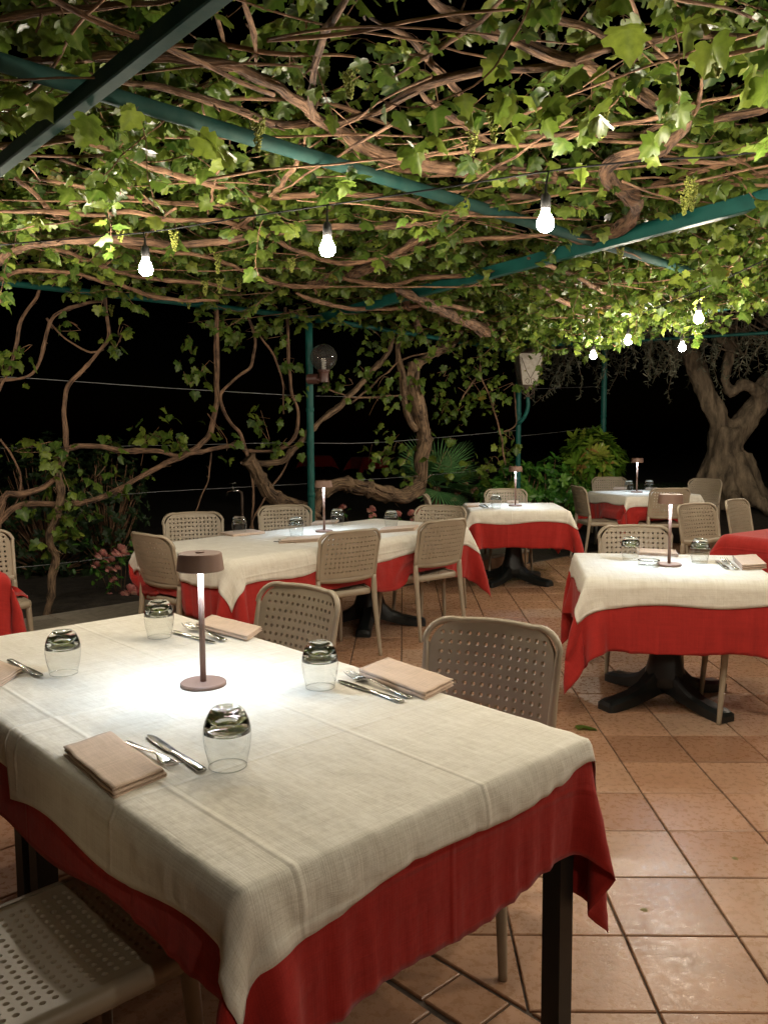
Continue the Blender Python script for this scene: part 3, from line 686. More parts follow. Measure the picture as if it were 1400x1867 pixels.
def knife_mesh():
    b = MB(); P = []       # along +x: handle 0..0.11, blade to 0.235
    sec = [(0, .0085, .0035), (.004, .0100, .0042), (.05, .0088, .004), (.10, .0068, .0035), (.112, .0060, .003), (.122, .0092, .0012), (.17, .0105, .0011), (.21, .0098, .001), (.226, .007, .0009), (.235, .002, .0006)]
    vs = []
    for x, w, h in sec:
        for a in range(8): t = 2 * PI * a / 8; vs.append((x, w * math.cos(t) + (.002 if x > .115 else 0), .004 + h * math.sin(t)))
    n = len(sec); b.add(vs, [(i * 8 + j, i * 8 + (j + 1) % 8, i * 8 + 8 + (j + 1) % 8, i * 8 + 8 + j) for i in range(n - 1) for j in range(8)] + [tuple(range(8))[::-1], tuple((n - 1) * 8 + j for j in range(8))])
    return b.mesh('knife', m_steel)
def fork_mesh():
    b = MB(); sec = [(0, .0080, .0022, .004), (.004, .0098, .0025, .004), (.04, .0080, .0024, .005), (.09, .0042, .0022, .008), (.12, .0035, .0021, .011), (.135, .0065, .0016, .010), (.145, .0118, .0012, .007), (.158, .0130, .0011, .004), (.167, .0130, .0011, .0035)]
    vs = []
    for x, w, h, z in sec:
        for a in range(8): t = 2 * PI * a / 8; vs.append((x, w * math.cos(t), z + h * math.sin(t)))
    n = len(sec); b.add(vs, [(i * 8 + j, i * 8 + (j + 1) % 8, i * 8 + 8 + (j + 1) % 8, i * 8 + 8 + j) for i in range(n - 1) for j in range(8)] + [tuple(range(8))[::-1], tuple((n - 1) * 8 + j for j in range(8))])
    for k in range(4):
        y = (k - 1.5) * .0074; b.tube([(.160, y, .0042), (.175, y, .0045), (.19, y * .98, .006), (.203, y * .95, .009), (.210, y * .93, .0115)], [.0019, .0017, .0015, .0012, .0006], 6)
    return b.mesh('fork', m_steel)
KM, FM = knife_mesh(), fork_mesh()
def cutlery(kind, p0, p1, label):
    """p0 handle end, p1 tip, table points"""
    v = Vector((p1[0] - p0[0], p1[1] - p0[1])); ln = {'knife': .235, 'fork': .210}[kind]
    o = bpy.data.objects.new(kind, KM if kind == 'knife' else FM); COL.objects.link(o); k = v.length / ln
    o.location = (p0[0], p0[1], TZ + .0095); o.rotation_euler = (0, 0, math.atan2(v.y, v.x)); o.scale = (k, k, k)
    tag(o, label, kind, kind + ('s laid on the tables' if kind == 'fork' else ' pieces laid on the tables'))
kw = TZ + .01
def A2(x, y): p = at(x, y, kw); return (p.x, p.y)
cutlery('knife', A2(370, 1408), A2(272, 1342), 'knife in front of the closest tumbler, beside the nearest napkin')
cutlery('fork', A2(230, 1355), A2(328, 1403), 'fork leaning over the edge of the nearest folded napkin')
cutlery('knife', A2(733, 1282), A2(618, 1242), 'knife by the right-hand napkin of the nearest table')
cutlery('fork', A2(748, 1274), A2(634, 1232), 'fork by the right-hand napkin of the nearest table')
cutlery('knife', A2(317, 1153), A2(392, 1173), 'knife behind the stem of the nearest lamp')
cutlery('fork', A2(410, 1169), A2(338, 1142), 'fork behind the stem of the nearest lamp')
cutlery('knife', A2(18, 1205), A2(77, 1235), 'knife at the left edge beside the left-hand tumbler')
cutlery('fork', A2(-8, 1206), A2(50, 1234), 'fork at the left edge beside a cut-off napkin')
cutlery('knife', A2(1306, 1024), A2(1326, 1038), 'knife on the right-hand table, right of its tumblers')
cutlery('fork', A2(1342, 1039), A2(1318, 1022), 'fork on the right-hand table, next to the napkin')
cutlery('knife', A2(500, 988), A2(540, 991), 'dark knife handle showing by the napkin of the long middle table')
cutlery('knife', A2(436, 975), A2(477, 969), 'knife by the leftmost napkin of the long middle table')
cutlery('knife', A2(735, 964), A2(700, 968), 'knife by the rightmost napkin of the long middle table')
cutlery('fork', A2(560, 985), A2(508, 986), 'fork handle showing by the napkin of the long middle table')
cutlery('knife', A2(872, 922), A2(884, 926), 'knife on the table under the iron lantern')
cutlery('fork', A2(890, 926), A2(878, 921), 'fork on the table under the iron lantern')
cutlery('knife', A2(1178, 1009), A2(1208, 1010), 'knife behind the lamp on the right-hand table')

def napkin(corner, along, across, label, layers=4, hgt=.014):
    """folded linen: corner + two edge vectors (world xy); the folded edge is the `along` end"""
    c = Vector((*corner, 0)); e1 = Vector((*along, 0)); e2 = Vector((*across, 0))
    b = MB(); L1, L2 = e1.length, e2.length; e1n, e2n = e1.normalized(), e2.normalized(); sd = random.random() * 9
    th = hgt / layers
    def P(u, v, z): 
        w = .0035 * noise.noise(Vector((u * 14 + sd, v * 14, z * 30)))
        return c + e1n * (u + .004 * noise.noise(Vector((v * 20, sd, z * 90)))) + e2n * (v + .004 * noise.noise(Vector((u * 20, sd + 5, z * 90)))) + Vector((0, 0, TZ + .011 + z + abs(w) * (z / hgt)))
    for l in range(layers // 2):        # each pair of layers is one sheet folded back: a flat U in section
        z0 = l * 2 * th; prof = []
        nseg = 12; sh = .004 * l; W_ = L2 - sh * 1.5
        for k in range(nseg + 1): prof.append((W_ * k / nseg, z0 + th * .0))
        for k in range(1, 6): a = -PI / 2 + PI * k / 6; prof.append((W_ + th * .9 * math.cos(a), z0 + th * .85 + th * .85 * math.sin(a)))
        for k in range(nseg + 1): prof.append((W_ * (1 - k / nseg), z0 + th * 1.7))
        vs = []; fs = []; uv = []; nn = 22
        for i in range(nn + 1):
            u = L1 * i / nn - sh * .4
            for (v, z) in prof: vs.append(P(u, v, z)); uv.append((u, v + z))
        m_ = len(prof); fs = [(i * m_ + k, (i + 1) * m_ + k, (i + 1) * m_ + k + 1, i * m_ + k + 1) for i in range(nn) for k in range(m_ - 1)]
        b.add(vs, fs, uv)
    o = b.build('folded_napkin', m_napkin); md = o.modifiers.new('thick', 'SOLIDIFY'); md.thickness = th * .62; md.offset = 0
    return tag(o, label, 'napkin', 'folded pink-beige napkins')
def nap_px(p0, p1, p2, label, **kw_):
    a, b_, c_ = [Vector(A2(*p)) for p in (p0, p1, p2)]; napkin(a, b_ - a, c_ - a, label, **kw_)
nap_px((117, 1376), (207, 1456), (205, 1346), 'nearest folded napkin, with a fork lying over its edge', hgt=.017)
nap_px((708, 1209), (827, 1250), (655, 1231), 'folded napkin on the right-hand side of the nearest table, before the chair', hgt=.017)
nap_px((387, 1128), (478, 1150), (358, 1144), 'folded napkin on the nearest table behind the lamp stem', hgt=.014)
nap_px((-60, 1232), (-4, 1256), (-14, 1206), 'folded napkin cut by the left edge of the photo', hgt=.014)
nap_px((400, 974), (458, 968), (425, 979), 'folded napkin on the left end of the long middle table')
nap_px((508, 992), (580, 987), (526, 984), 'folded napkin in the middle of the long table, left of its lamp', hgt=.018)
nap_px((690, 972), (756, 967), (700, 965), 'folded napkin at the right end of the long middle table', hgt=.018)
nap_px((567, 958), (612, 955), (575, 953), 'folded napkin behind the lamp of the long middle table')
nap_px((1162, 1011), (1236, 1015), (1160, 1003), 'folded napkin behind the lamp of the right-hand table')
nap_px((1352, 1039), (1397, 1036), (1335, 1020), 'folded napkin at the right edge on the right-hand table', hgt=.022)
nap_px((850, 925), (872, 924), (852, 920), 'folded napkin at the left of the table under the iron lantern')
nap_px((925, 918), (945, 918), (925, 915), 'folded napkin behind the lamp of the table under the iron lantern')
nap_px((1117, 893), (1140, 893), (1120, 890), 'folded napkin at the left of the farthest table')
nap_px((1176, 893), (1196, 893), (1178, 891), 'folded napkin at the right of the farthest table')

# ------------------------------------------------------------------ pergola
pg = thing('pergola', 'dark green steel pergola frame carrying the vines over the patio', 'pergola')
def bar(name, a, b_, r, kind='tube', mats=m_teal, w=.03, h=.05, n=14):
    a, b_ = Vector(a), Vector(b_); mb = MB()
    if kind == 'tube':
        k = max(2, int((b_ - a).length / .25)); mb.tube([a.lerp(b_, i / k) for i in range(k + 1)], r, n)
    else:
        d = (b_ - a); M_ = Matrix.Translation(a) @ d.to_track_quat('X', 'Z').to_matrix().to_4x4(); mb.box(0, d.length, -w, w, -h, h, .004, M_)
    return mb.build(name, mats, pg, True, auto=35)
def ext(p, q, t0, t1): return p + (q - p) * t0, p + (q - p) * t1
b1a, b1b = at(330, 213, 2.53), at(940, 398, 2.53); bar('cross_tube', *ext(b1a, b1b, -1.6, 2.05), .027, mats=m_teal_old)
b2a, b2b = at(365, 10, 2.46), at(15, 290, 2.46); bar('beam', *ext(b2a, b2b, -2.2, 3.0), 0, 'box', m_teal_old, .022, .026)
b3a, b3b = at(1050, 455, 2.52), at(585, 580, 2.52); bar('beam', *ext(b3a, b3b, -1.7, 1.02), 0, 'box', m_teal, .026, .038)
b4a = at(1400, 538, 2.52); b4b = Vector((1.42, 10.42, 2.52)); bar('beam', *ext(b4a, at(1120, 594, 2.52), -2.0, 1.0), 0, 'box', m_teal, .038, .05)
bar('beam', at(1120, 594, 2.52), b4b, 0, 'box', m_teal, .038, .05)
bar('edge_tube', onC(-300, 480, 8.75), onC(560, 578, 8.85), .024)
bar('edge_tube', onC(560, 578, 8.85), b4b - Vector((.05, .05, .06)), .024)
def pole(x, y, zt, r, mats=m_teal):
    b = MB(); b.tube([(x, y, -.02 + zt * k / 12) for k in range(13)], r, 16); o = b.build('pole', mats, pg)
    for z in (.9, 1.7): b = MB(); b.lathe([(r + .0005, z - .02), (r + .005, z - .015), (r + .005, z + .015), (r + .0005, z + .02)], 16, (x, y, 0), close=False); b.build('pole_clamp', mats, o)
pole(-.87, 7.95, 2.52, .034); pole(1.42, 10.45, 2.5, .032); pole(2.87, 12.2, 2.8, .040)
bar('edge_tube', b4b - Vector((.05, .05, .0)), (2.87, 12.2, 2.74), .024)
bar('edge_tube', (2.87, 12.2, 2.74), (6.6, 10.8, 2.80), .022)
# wires strung along the posts
def wire(pts, label, r=.0016, mats=m_wire):
    b = MB(); b.tube(spline(pts, .3), r, 5); tag(b.build('trellis_wire', mats), label, 'wire', 'thin wires strung behind the patio')
wire([onC(-60, 684, 8.95), onC(60, 690, 8.95), onC(300, 707, 8.95), onC(555, 722, 8.95)], 'thin trellis wire left of the green pole, highest of the left wires', .0022)
wire([onC(-60, 818, 8.97), onC(300, 812, 8.97), onC(560, 806, 8.97)], 'thin trellis wire left of the green pole at the height of the vine fork')
wire([onC(-60, 945, 8.95), onC(200, 904, 8.95), onC(410, 890, 8.95), onC(560, 882, 8.95)], 'thin trellis wire passing the brass tap')
wire([onC(20, 1036, 8.95), onC(140, 1024, 8.95), onC(260, 1009, 8.95), onC(560, 975, 8.95)], 'lowest trellis wire, just above the pink roses')
wire([onC(570, 808, 8.95), onC(700, 806, 8.95), onC(940, 785, 8.95)], 'thin trellis wire between the two poles, crossing the thick vine trunk', .0022)
wire([onC(575, 722, 8.95), onC(680, 724, 8.95)], 'short thin wire right of the green pole below the globe lamp')
wire([onC(575, 880, 8.95), onC(760, 868, 8.95), onC(940, 852, 8.95)], 'thin wire between the poles just above the lying vine trunk')
wire([Vector((1.43, 10.46, 2.0)), Vector((2.1, 11.3, 2.06)), Vector((2.87, 12.2, 2.12))], 'thin wire between the lantern pole and the far pole, upper one')
wire([Vector((1.43, 10.46, 1.43)), Vector((2.1, 11.3, 1.48)), Vector((2.87, 12.2, 1.56))], 'thin wire between the lantern pole and the far pole, lower one')

# ------------------------------------------------------------------ bulbs on cables
bb = MB(); bb.lathe([(.0, -.058), (.012, -.0565), (.022, -.051), (.0285, -.041), (.030, -.030), (.028, -.018), (.021, -.003), (.0145, .010), (.0135, .022)], 18); BM = bb.mesh('bulb', m_bulb)
bb = MB(); bb.lathe([(.0155, .018), (.0175, .022), (.0175, .058), (.013, .068), (.006, .074), (.004, .10)], 14); BS = bb.mesh('socket', m_rubber)
def festoon(cable, bulbs, label, sag=.0):
    t = thing('string_lights', label, 'string lights', cable[0], 0, 'strings of bulbs under the vines')
    o0 = Vector(cable[0]); b = MB(); sp = spline([Vector(p) - o0 for p in cable], .12); b.tube(sp, .0034, 6); b.build('cable', m_wire_blk, t)
    for p in bulbs:
        p = Vector(p); q = min(sp, key=lambda s: (s.xy + o0.xy - p.xy).length) + o0
        o = bpy.data.objects.new('bulb', BM); COL.objects.link(o); o.parent = t; o.location = p - o0
        s = bpy.data.objects.new('socket', BS); COL.objects.link(s); s.parent = o
        b = MB(); b.tube([Vector((0, 0, .098)), (q - p) * .6 + Vector((0, 0, .04)), q - p], .0035, 6); b.build('drop_cord', m_wire_blk, o)
BZ = 2.22
s1 = [at(x, y, BZ) for x, y in ((266, 478), (597, 440), (994, 392))]
d1 = (s1[2] - s1[0]) / 2
b1 = [s1[0] - d1 * 2.2, s1[0] - d1 * 1.16] + s1 + [s1[2] + d1, s1[2] + 2 * d1]
c1 = [s1[0] - d1 * 2.7 + Vector((0, 0, .17)), s1[0] - d1 * 1.06 + Vector((0, 0, .13)), at(0, 447, 2.37), at(262, 424, 2.36), at(430, 398, 2.35), at(597, 374, 2.36), at(790, 345, 2.36), at(1000, 312, 2.37), at(1200, 290, 2.40), at(1400, 275, 2.42)]
c1 += [s1[2] + 2.1 * d1 + Vector((0, 0, .16))]
festoon(c1, b1, 'string of bulbs across the upper middle with three big lit bulbs in view')
s2 = [at(x, y, BZ) for x, y in ((1081, 643), (1145, 615), (1273, 573))]
e2 = Vector((.05, -1.35, 0))
festoon([s2[0] + Vector((0, .7, .18)), s2[0] + Vector((0, 0, .15)), s2[1] + Vector((0, 0, .15)), s2[2] + Vector((0, 0, .15)), s2[2] + e2 + Vector((0, 0, .16)), s2[2] + 2 * e2 + Vector((.2, 0, .2))],
        s2 + [s2[2] + e2 + Vector((.75, .1, 0)) * .9, s2[2] + 2 * e2 + Vector((.9, 0, 0))], 'string of small bulbs running into the distance along the right-hand canopy edge')
s3 = at(1243, 628, BZ)
festoon([at(1120, 612, 2.36), at(1180, 606, 2.34), at(1243, 596, 2.34), at(1330, 578, 2.36), at(1400, 552, 2.42), at(1560, 500, 2.45)], [s3, s3 + Vector((1.5, -.35, .05))], 'cable with one lit bulb hanging before the olive tree')
festoon([Vector((-3.4, 1.0, 2.5)), Vector((-1.6, .1, 2.36)), Vector((.3, -.6, 2.34)), Vector((2.9, -1.5, 2.5))], [Vector((1.1, -.72, 2.2)), Vector((2.5, -1.3, 2.2))], 'string of bulbs overhead behind the camera, outside the photo')

festoon([Vector((5.6, 12.2, 2.5)), Vector((5.3, 10.4, 2.4)), Vector((4.5, 8.6, 2.4)), Vector((4.1, 6.6, 2.5))], [Vector((5.1, 9.7, 2.28)), Vector((4.4, 7.9, 2.28))], 'added string of bulbs out of view on the right, brightening the bush and olive tree')  # unseen string, added to brighten the laurel bush, olive tree and farthest table
# ------------------------------------------------------------------ leaves
LEAF = [(0, 0), (.16, -.12), (.36, -.10), (.50, .06), (.40, .20), (.62, .34), (.56, .52), (.40, .56), (.34, .62), (.30, .84), (.14, .92), (0, 1.12)]
LEAF = LEAF + [(-x, y) for x, y in reversed(LEAF[1:-1])]
def leafs(mb, p, tip, nrm, size, lv, curl=.25, fold=.18):
    """one lobed leaf: p stalk end, tip direction, upper normal"""
    t = tip.normalized(); s = t.cross(nrm); s = s.normalized() if s.length > 1e-4 else t.orthogonal().normalized(); n = s.cross(t)
    vs = [p + t * (.36 * size) + n * (.02 * size)]; uv = [(0, .36)]
    for x, y in LEAF:
        z = -curl * (y - .3) ** 2 - fold * abs(x) + .05 * math.sin(9 * x + 13 * y + lv * 30)
        vs.append(p + s * (x * size) + t * (y * size) + n * (z * size)); uv.append((abs(x) if y > .3 else .3, y))
    k = len(LEAF); mb.add(vs, [(0, 1 + i, 1 + (i + 1) % k) for i in range(k)], uv, lv)
def rv(): 
    while True:
        v = Vector((random.uniform(-1, 1), random.uniform(-1, 1), random.uniform(-1, 1)))
        if .05 < v.length < 1: return v.normalized()
def hang_leaf(mb, p, size, lv=None, droop=.5, stalk=None):
    h = rv(); h.z = 0; h = h.normalized() if h.length > .1 else Vector((1, 0, 0)); dr = random.gauss(droop, .35)
    tip = (h * math.cos(dr) - Vector((0, 0, 1)) * math.sin(dr)); n = Vector((0, 0, 1)) + rv() * .75
    if lv is None: lv = min(.96, max(0, random.gauss(.46, .22))) if random.random() > .004 else 1.0
    q = p + h * size * .35 * random.uniform(.2, 1) - Vector((0, 0, size * .25 * random.random()))
    if stalk is not None: stalk.append((p, q))
    leafs(mb, q, tip, n, size, lv, random.uniform(-.15, .9), random.uniform(.05, .75))
def raceme(mb, p, ln):
    """hanging spray of tiny green vine flowers"""
    for k in range(int(ln / .0009)):
        t = random.random(); r = .026 * (1 - t * .8) * (.6 + .4 * random.random()); a = random.uniform(0, 6.28)
        c = p + Vector((r * math.cos(a), r * math.sin(a), -t * ln)); s = random.uniform(.004, .0068)
        vs = [c + Vector(v) * s for v in ((1, 0, 0), (0, 1, 0), (-1, 0, 0), (0, -1, 0), (0, 0, 1), (0, 0, -1))]
        mb.add(vs, [(0, 1, 4), (1, 2, 4), (2, 3, 4), (3, 0, 4), (1, 0, 5), (2, 1, 5), (3, 2, 5), (0, 3, 5)], a=random.random())
def stalks_build(st, parent, mats=m_twig):
    mb = MB()
    for a, b_ in st:
        if (a - b_).length > .004: mb.tube([a, a.lerp(b_, .5) + Vector((0, 0, .006)), b_], .0011, 3, cap=False)
    mb.build('leaf_stalks', mats, parent)

# ------------------------------------------------------------------ canopy of the vine over the pergola
cv = thing('grape_vine', 'grape vine canopy of twisting branches and lit leaves over the whole patio', 'vine')
BR = [  # traced branches: (height, px width start, px width end, [pixels], material)
 (2.62, 13, 13, [(-60, 42), (0, 36), (100, 22), (215, 12), (330, -4)]), (2.70, 9, 9, [(-30, 40), (40, 55), (125, 70), (210, 82), (320, 80), (450, 88), (650, 105)]),
 (2.64, 14, 24, [(-20, 118), (85, 108), (170, 106), (260, 103), (360, 110), (425, 122), (490, 150), (550, 190), (590, 226)]),
 (2.66, 13, 20, [(150, 128), (200, 140), (300, 160), (400, 190), (475, 220), (550, 230), (625, 220), (700, 198), (775, 155), (850, 137), (950, 130), (1020, 117), (1100, 90), (1175, 72), (1250, 66), (1330, 68), (1440, 60)]),
 (2.60, 15, 17, [(650, -30), (635, 0), (602, 45), (580, 105), (568, 165), (572, 216)]), (2.70, 12, 10, [(442, -20), (445, 0), (458, 50), (468, 95), (466, 120)]), (2.72, 9, 8, [(390, -20), (394, 20), (407, 65), (420, 98)]),
 (2.64, 15, 12, [(-30, 264), (100, 258), (225, 245), (300, 228), (360, 216)]), (2.58, 9, 11, [(120, 248), (190, 268), (280, 305), (360, 330), (490, 357), (600, 353), (700, 355)]),
 (2.60, 9, 6, [(-10, 300), (50, 340), (100, 390), (145, 415)]), (2.56, 9, 9, [(-20, 388), (100, 384), (165, 393), (240, 385), (310, 400), (400, 402), (450, 415), (478, 428)]),
 (2.50, 17, 12, [(-40, 500), (0, 475), (40, 452), (125, 438), (225, 437), (310, 447), (400, 440), (475, 430), (575, 415), (700, 412), (790, 408)]),
 (2.50, 9, 6, [(60, 445), (100, 452), (175, 480), (250, 505), (325, 512), (380, 517), (430, 530)]), (2.58, 9, 8, [(395, 437), (450, 402), (480, 375), (525, 320), (545, 285), (560, 250)]),
 (2.50, 9, 8, [(490, 432), (550, 460), (620, 480), (700, 470), (760, 440)]), (2.46, 9, 7, [(-30, 520), (0, 510), (40, 495), (125, 497), (220, 520), (300, 545), (400, 548)]),
 (2.60, 8, 7, [(60, 325), (150, 340), (240, 360), (350, 372), (425, 372), (500, 360), (600, 345)]), (2.60, 6, 5, [(372, 190), (380, 235), (400, 280), (388, 350), (378, 390)]),
 (2.62, 24, 30, [(560, 205), (600, 232), (650, 262), (700, 282), (740, 292), (800, 302), (900, 312), (1000, 322), (1090, 333)]), (2.66, 12, 12, [(690, 300), (725, 310), (850, 320), (950, 335), (1050, 345)]),
 (2.66, 22, 24, [(770, -30), (800, 5), (850, 40), (925, 70), (1020, 105), (1060, 120), (1125, 155), (1175, 180), (1225, 205), (1255, 225)]),
 (2.56, 24, 30, [(1255, 222), (1240, 243), (1200, 272), (1140, 282), (1110, 300), (1104, 322), (1130, 345), (1158, 368), (1150, 398), (1115, 422), (1060, 434), (1005, 424)]),
 (2.60, 10, 9, [(1255, 225), (1272, 190), (1283, 140)]), (2.66, 14, 13, [(1255, 222), (1325, 210), (1400, 195), (1460, 185)]), (2.66, 13, 14, [(930, 254), (1050, 245), (1150, 245), (1200, 230), (1252, 222)]),
 (2.58, 8, 8, [(760, 285), (820, 280), (900, 270), (1000, 260), (1090, 232), (1175, 218), (1260, 190), (1400, 165)]), (2.70, 13, 12, [(670, 20), (700, 42), (750, 75), (800, 125), (835, 170), (865, 215)]),
 (2.62, 9, 9, [(715, 142), (790, 95), (850, 60), (915, 0), (940, -30)]), (2.64, 14, 16, [(765, 165), (780, 180), (825, 215), (868, 247), (900, 262)]), (2.58, 8, 8, [(640, 352), (700, 362), (750, 366), (800, 385), (850, 380), (900, 365)]),
 (2.58, 17, 24, [(1000, 365), (930, 360), (865, 385), (800, 412), (750, 448), (690, 482), (620, 505), (560, 520)]), (2.52, 9, 9, [(780, 452), (825, 440), (900, 435), (980, 430), (1020, 425)]),
 (2.56, 7, 6, [(1020, 392), (1075, 376), (1125, 366)]), (2.60, 11, 9, [(1130, 350), (1225, 325), (1300, 305), (1400, 280), (1450, 262)]), (2.62, 9, 9, [(1180, 278), (1275, 295), (1350, 290), (1440, 265)]),
 (2.60, 12, 12, [(1150, 362), (1220, 345), (1310, 330), (1400, 312), (1470, 300)]), (2.62, 10, 9, [(1120, 440), (1150, 430), (1250, 410), (1400, 402), (1460, 398)]), (2.50, 15, 22, [(720, 528), (752, 540), (800, 564), (852, 588), (900, 606)]),
 (2.54, 10, 13, [(725, 535), (738, 548), (755, 575), (764, 604)]), (2.54, 9, 7, [(960, 470), (1040, 500), (1120, 540), (1220, 560)]), (2.50, 10, 8, [(980, 520), (1030, 552), (1080, 560), (1150, 556)]),
 (2.50, 8, 8, [(540, 535), (620, 560), (700, 562), (800, 556), (880, 570)]), (2.56, 9, 8, [(600, 500), (700, 520), (780, 505), (860, 500), (960, 480)]), (2.54, 7, 7, [(150, 420), (260, 455), (380, 470), (520, 520), (600, 525)]),
 (2.68, 12, 14, [(1400, 100), (1300, 98), (1180, 100), (1090, 60), (1000, 20), (960, -20)]), (2.74, 9, 9, [(190, 210), (320, 190), (480, 180), (640, 200), (760, 250)]), (2.62, 9, 8, [(1400, 430), (1300, 455), (1180, 470), (1080, 500)]),
]
anchors = []
mbs = {m_vine: MB(), m_twig: MB()}
for bi, (z, w0, w1, px) in enumerate(BR):
    ph = random.uniform(0, 6); pts = [at(x, y, z + .022 * math.sin(ph + (x + y) / 170)) for i, (x, y) in enumerate(px)]
    rad = []
    for i, (x, y) in enumerate(px):
        w = w0 + (w1 - w0) * i / (len(px) - 1); d = (pts[i] - Vector((0, 0, H))).dot(cf); rad.append(w * (.43 if w > 12 else .48) * d / FPX)
    P, R = spline(pts, .035, rad); big = max(w0, w1) >= 13
    for q in range(min(6, len(R) // 3)): R[q] *= .45 + .09 * q; R[-1 - q] *= .45 + .09 * q
    j = .010 if not big else .012
    P = [p + Vector((noise.noise(p * 7 + Vector((bi, 0, 0))), noise.noise(p * 7 + Vector((0, bi, 9))), noise.noise(p * 7 + Vector((5, 0, bi))))) * j for p in P]
    R = [r * (1 + .26 * noise.noise(Vector((i * .16, bi * 3.1, 0))) + (.30 if noise.noise(Vector((i * .5, bi, 7))) > .42 else 0)) for i, r in enumerate(R)]
    mb = MB(); mb.tube(P, R, 14 if big else 8, .55 if big else .35, seed=bi)
    for q in range(len(P) // (5 if big else 16)):   # shreds of bark
        i = random.randrange(len(P)); o_ = rv() * R[i]; e_ = P[i] + o_; v = (P[min(i + 1, len(P) - 1)] - P[max(i - 1, 0)]).normalized() * random.uniform(.03, .10) + o_.normalized() * random.uniform(.004, .02)
        mb.tube([P[i] + o_ * .7, e_ + v * .5 + rv() * .003, e_ + v - Vector((0, 0, .012))], [R[i] * .12, R[i] * .10, .0008], 4)
    if big:                              # loose strands of bark twisting along the limb
        for q in range(5):
            i0 = random.randrange(0, max(1, len(P) - 12)); i1 = min(len(P), i0 + random.randrange(10, 30)); a0 = random.uniform(0, 6)
            st = []
            for i in range(i0, i1):
                t = (P[min(i + 1, len(P) - 1)] - P[max(i - 1, 0)]).normalized(); s = t.orthogonal().normalized(); n_ = t.cross(s); a = a0 + (i - i0) * .05
                st.append(P[i] + (s * math.cos(a) + n_ * math.sin(a)) * R[i] * 1.0)
            if len(st) > 3: mb.tube(st, R[i0] * .22, 5, .3, seed=q)
    for q in range(int(len(P) / 9)):     # spurs
        i = random.randrange(len(P)); v = rv() * random.uniform(.02, .07) + Vector((0, 0, .01)); mb.tube([P[i], P[i] + v * .6 + rv() * .008, P[i] + v], [.005, .004, .0025], 5)
    mb.build('branch', m_vine if big else m_twig, cv); anchors += P[::3]
for k in range(120):                     # bare canes lying across the wires
    y = random.uniform(1.6, 9.5); x = random.uniform(-.55 * y, .45 * y); z = random.uniform(2.48, 2.66)
    if y > x + 8.3 or x > 2.6 + (7.2 - y) * .42: continue
    rot = random.random()
    a = random.gauss(.1, .8) + (PI if random.random() < .5 else 0); p = Vector((x, y, z)); d = Vector((math.cos(a), math.sin(a), 0)); pts = [p]
    for q in range(random.randrange(5, 14)): d = (d + rv() * .22).normalized(); d.z *= .4; p = p + d * .14; p.z += (z - p.z) * .3; pts.append(p)
    r0 = random.uniform(.0025, .0075); P, R = spline(pts, .05, [r0 * (1 - .5 * i / len(pts)) for i in range(len(pts))]); mb = MB(); mb.tube(P, R, 6, .3, seed=k)
    mb.build('cane', m_twig, cv)
# where the canopy is: this side of the kerb line, left of the right-hand beam
def inside(x, y):
    if y > x + 8.55: return False
    bx = 2.70 + (7.2 - y) * .42 if y < 10 else 1.5
    return x < bx + .1 and y > -1.2
fo = MB(); stk = []; tw = MB(); fl_ = MB(); rc = 0
GB = []
def twig(p, d, ln, size, dens=.055, droop=.5, z0=2.5, r=.0035):
    pts = [p.copy()]; n = max(3, int(ln / .06)); 
    for k in range(n):
        d = (d + rv() * .32 + Vector((0, 0, (z0 + .12 - p.z) * .35))).normalized(); p = p + d * .06; pts.append(p.copy())
    P, R = spline(pts, .05, [r * (1 - .6 * i / len(pts)) for i in range(len(pts))]); tw.tube(P, R, 4, cap=False)
    for q in P[::1]:
        if random.random() < .05 / dens * .9:
            hang_leaf(fo, q, size * random.uniform(.55, 1.3), None, droop, stk)
SZ = .058
for k in range(4300):
    y = random.uniform(-.8, 10.6); x = random.uniform(-3.6, 4.6)
    if not inside(x, y) or x < -.62 * y - 1.0: continue
    dn = noise.noise(Vector((x * 1.1, y * 1.1, 3.3)))
    near = y < 3.2
    if dn < (-.04 if near else -.30) + (.10 if y < 2.6 else 0): continue
    p = Vector((x, y, random.uniform(2.66, 2.95) if near else random.uniform(2.60, 2.88))); d = rv(); d.z *= .25
    twig(p, d.normalized(), random.uniform(.35, 1.0), SZ * (1.05 if near else 1.0), .055, .40, 2.64)
for k in range(420):                     # the thick bright fringe at the right-hand edge
    t = random.random(); y = 4.6 + 5.6 * t; bx = 2.70 + (7.2 - y) * .42; x = bx - abs(random.gauss(0, .7)) - .02
    if y > x + 8.5: continue
    p = Vector((x, y, random.uniform(2.46, 2.72))); d = rv(); d.z *= .3; twig(p, d.normalized(), random.uniform(.25, .7), SZ * .95, .042, .7, 2.44)
for k in range(40):                      # ragged fringe along the kerb side
    x = random.uniform(-3.6, 1.5); y = x + 8.5 + random.uniform(-.5, .05)
    p = Vector((x, y, random.uniform(2.5, 2.75))); d = rv(); d.z *= .3; twig(p, d.normalized(), random.uniform(.25, .5), SZ * .95, .05, .6, 2.54)
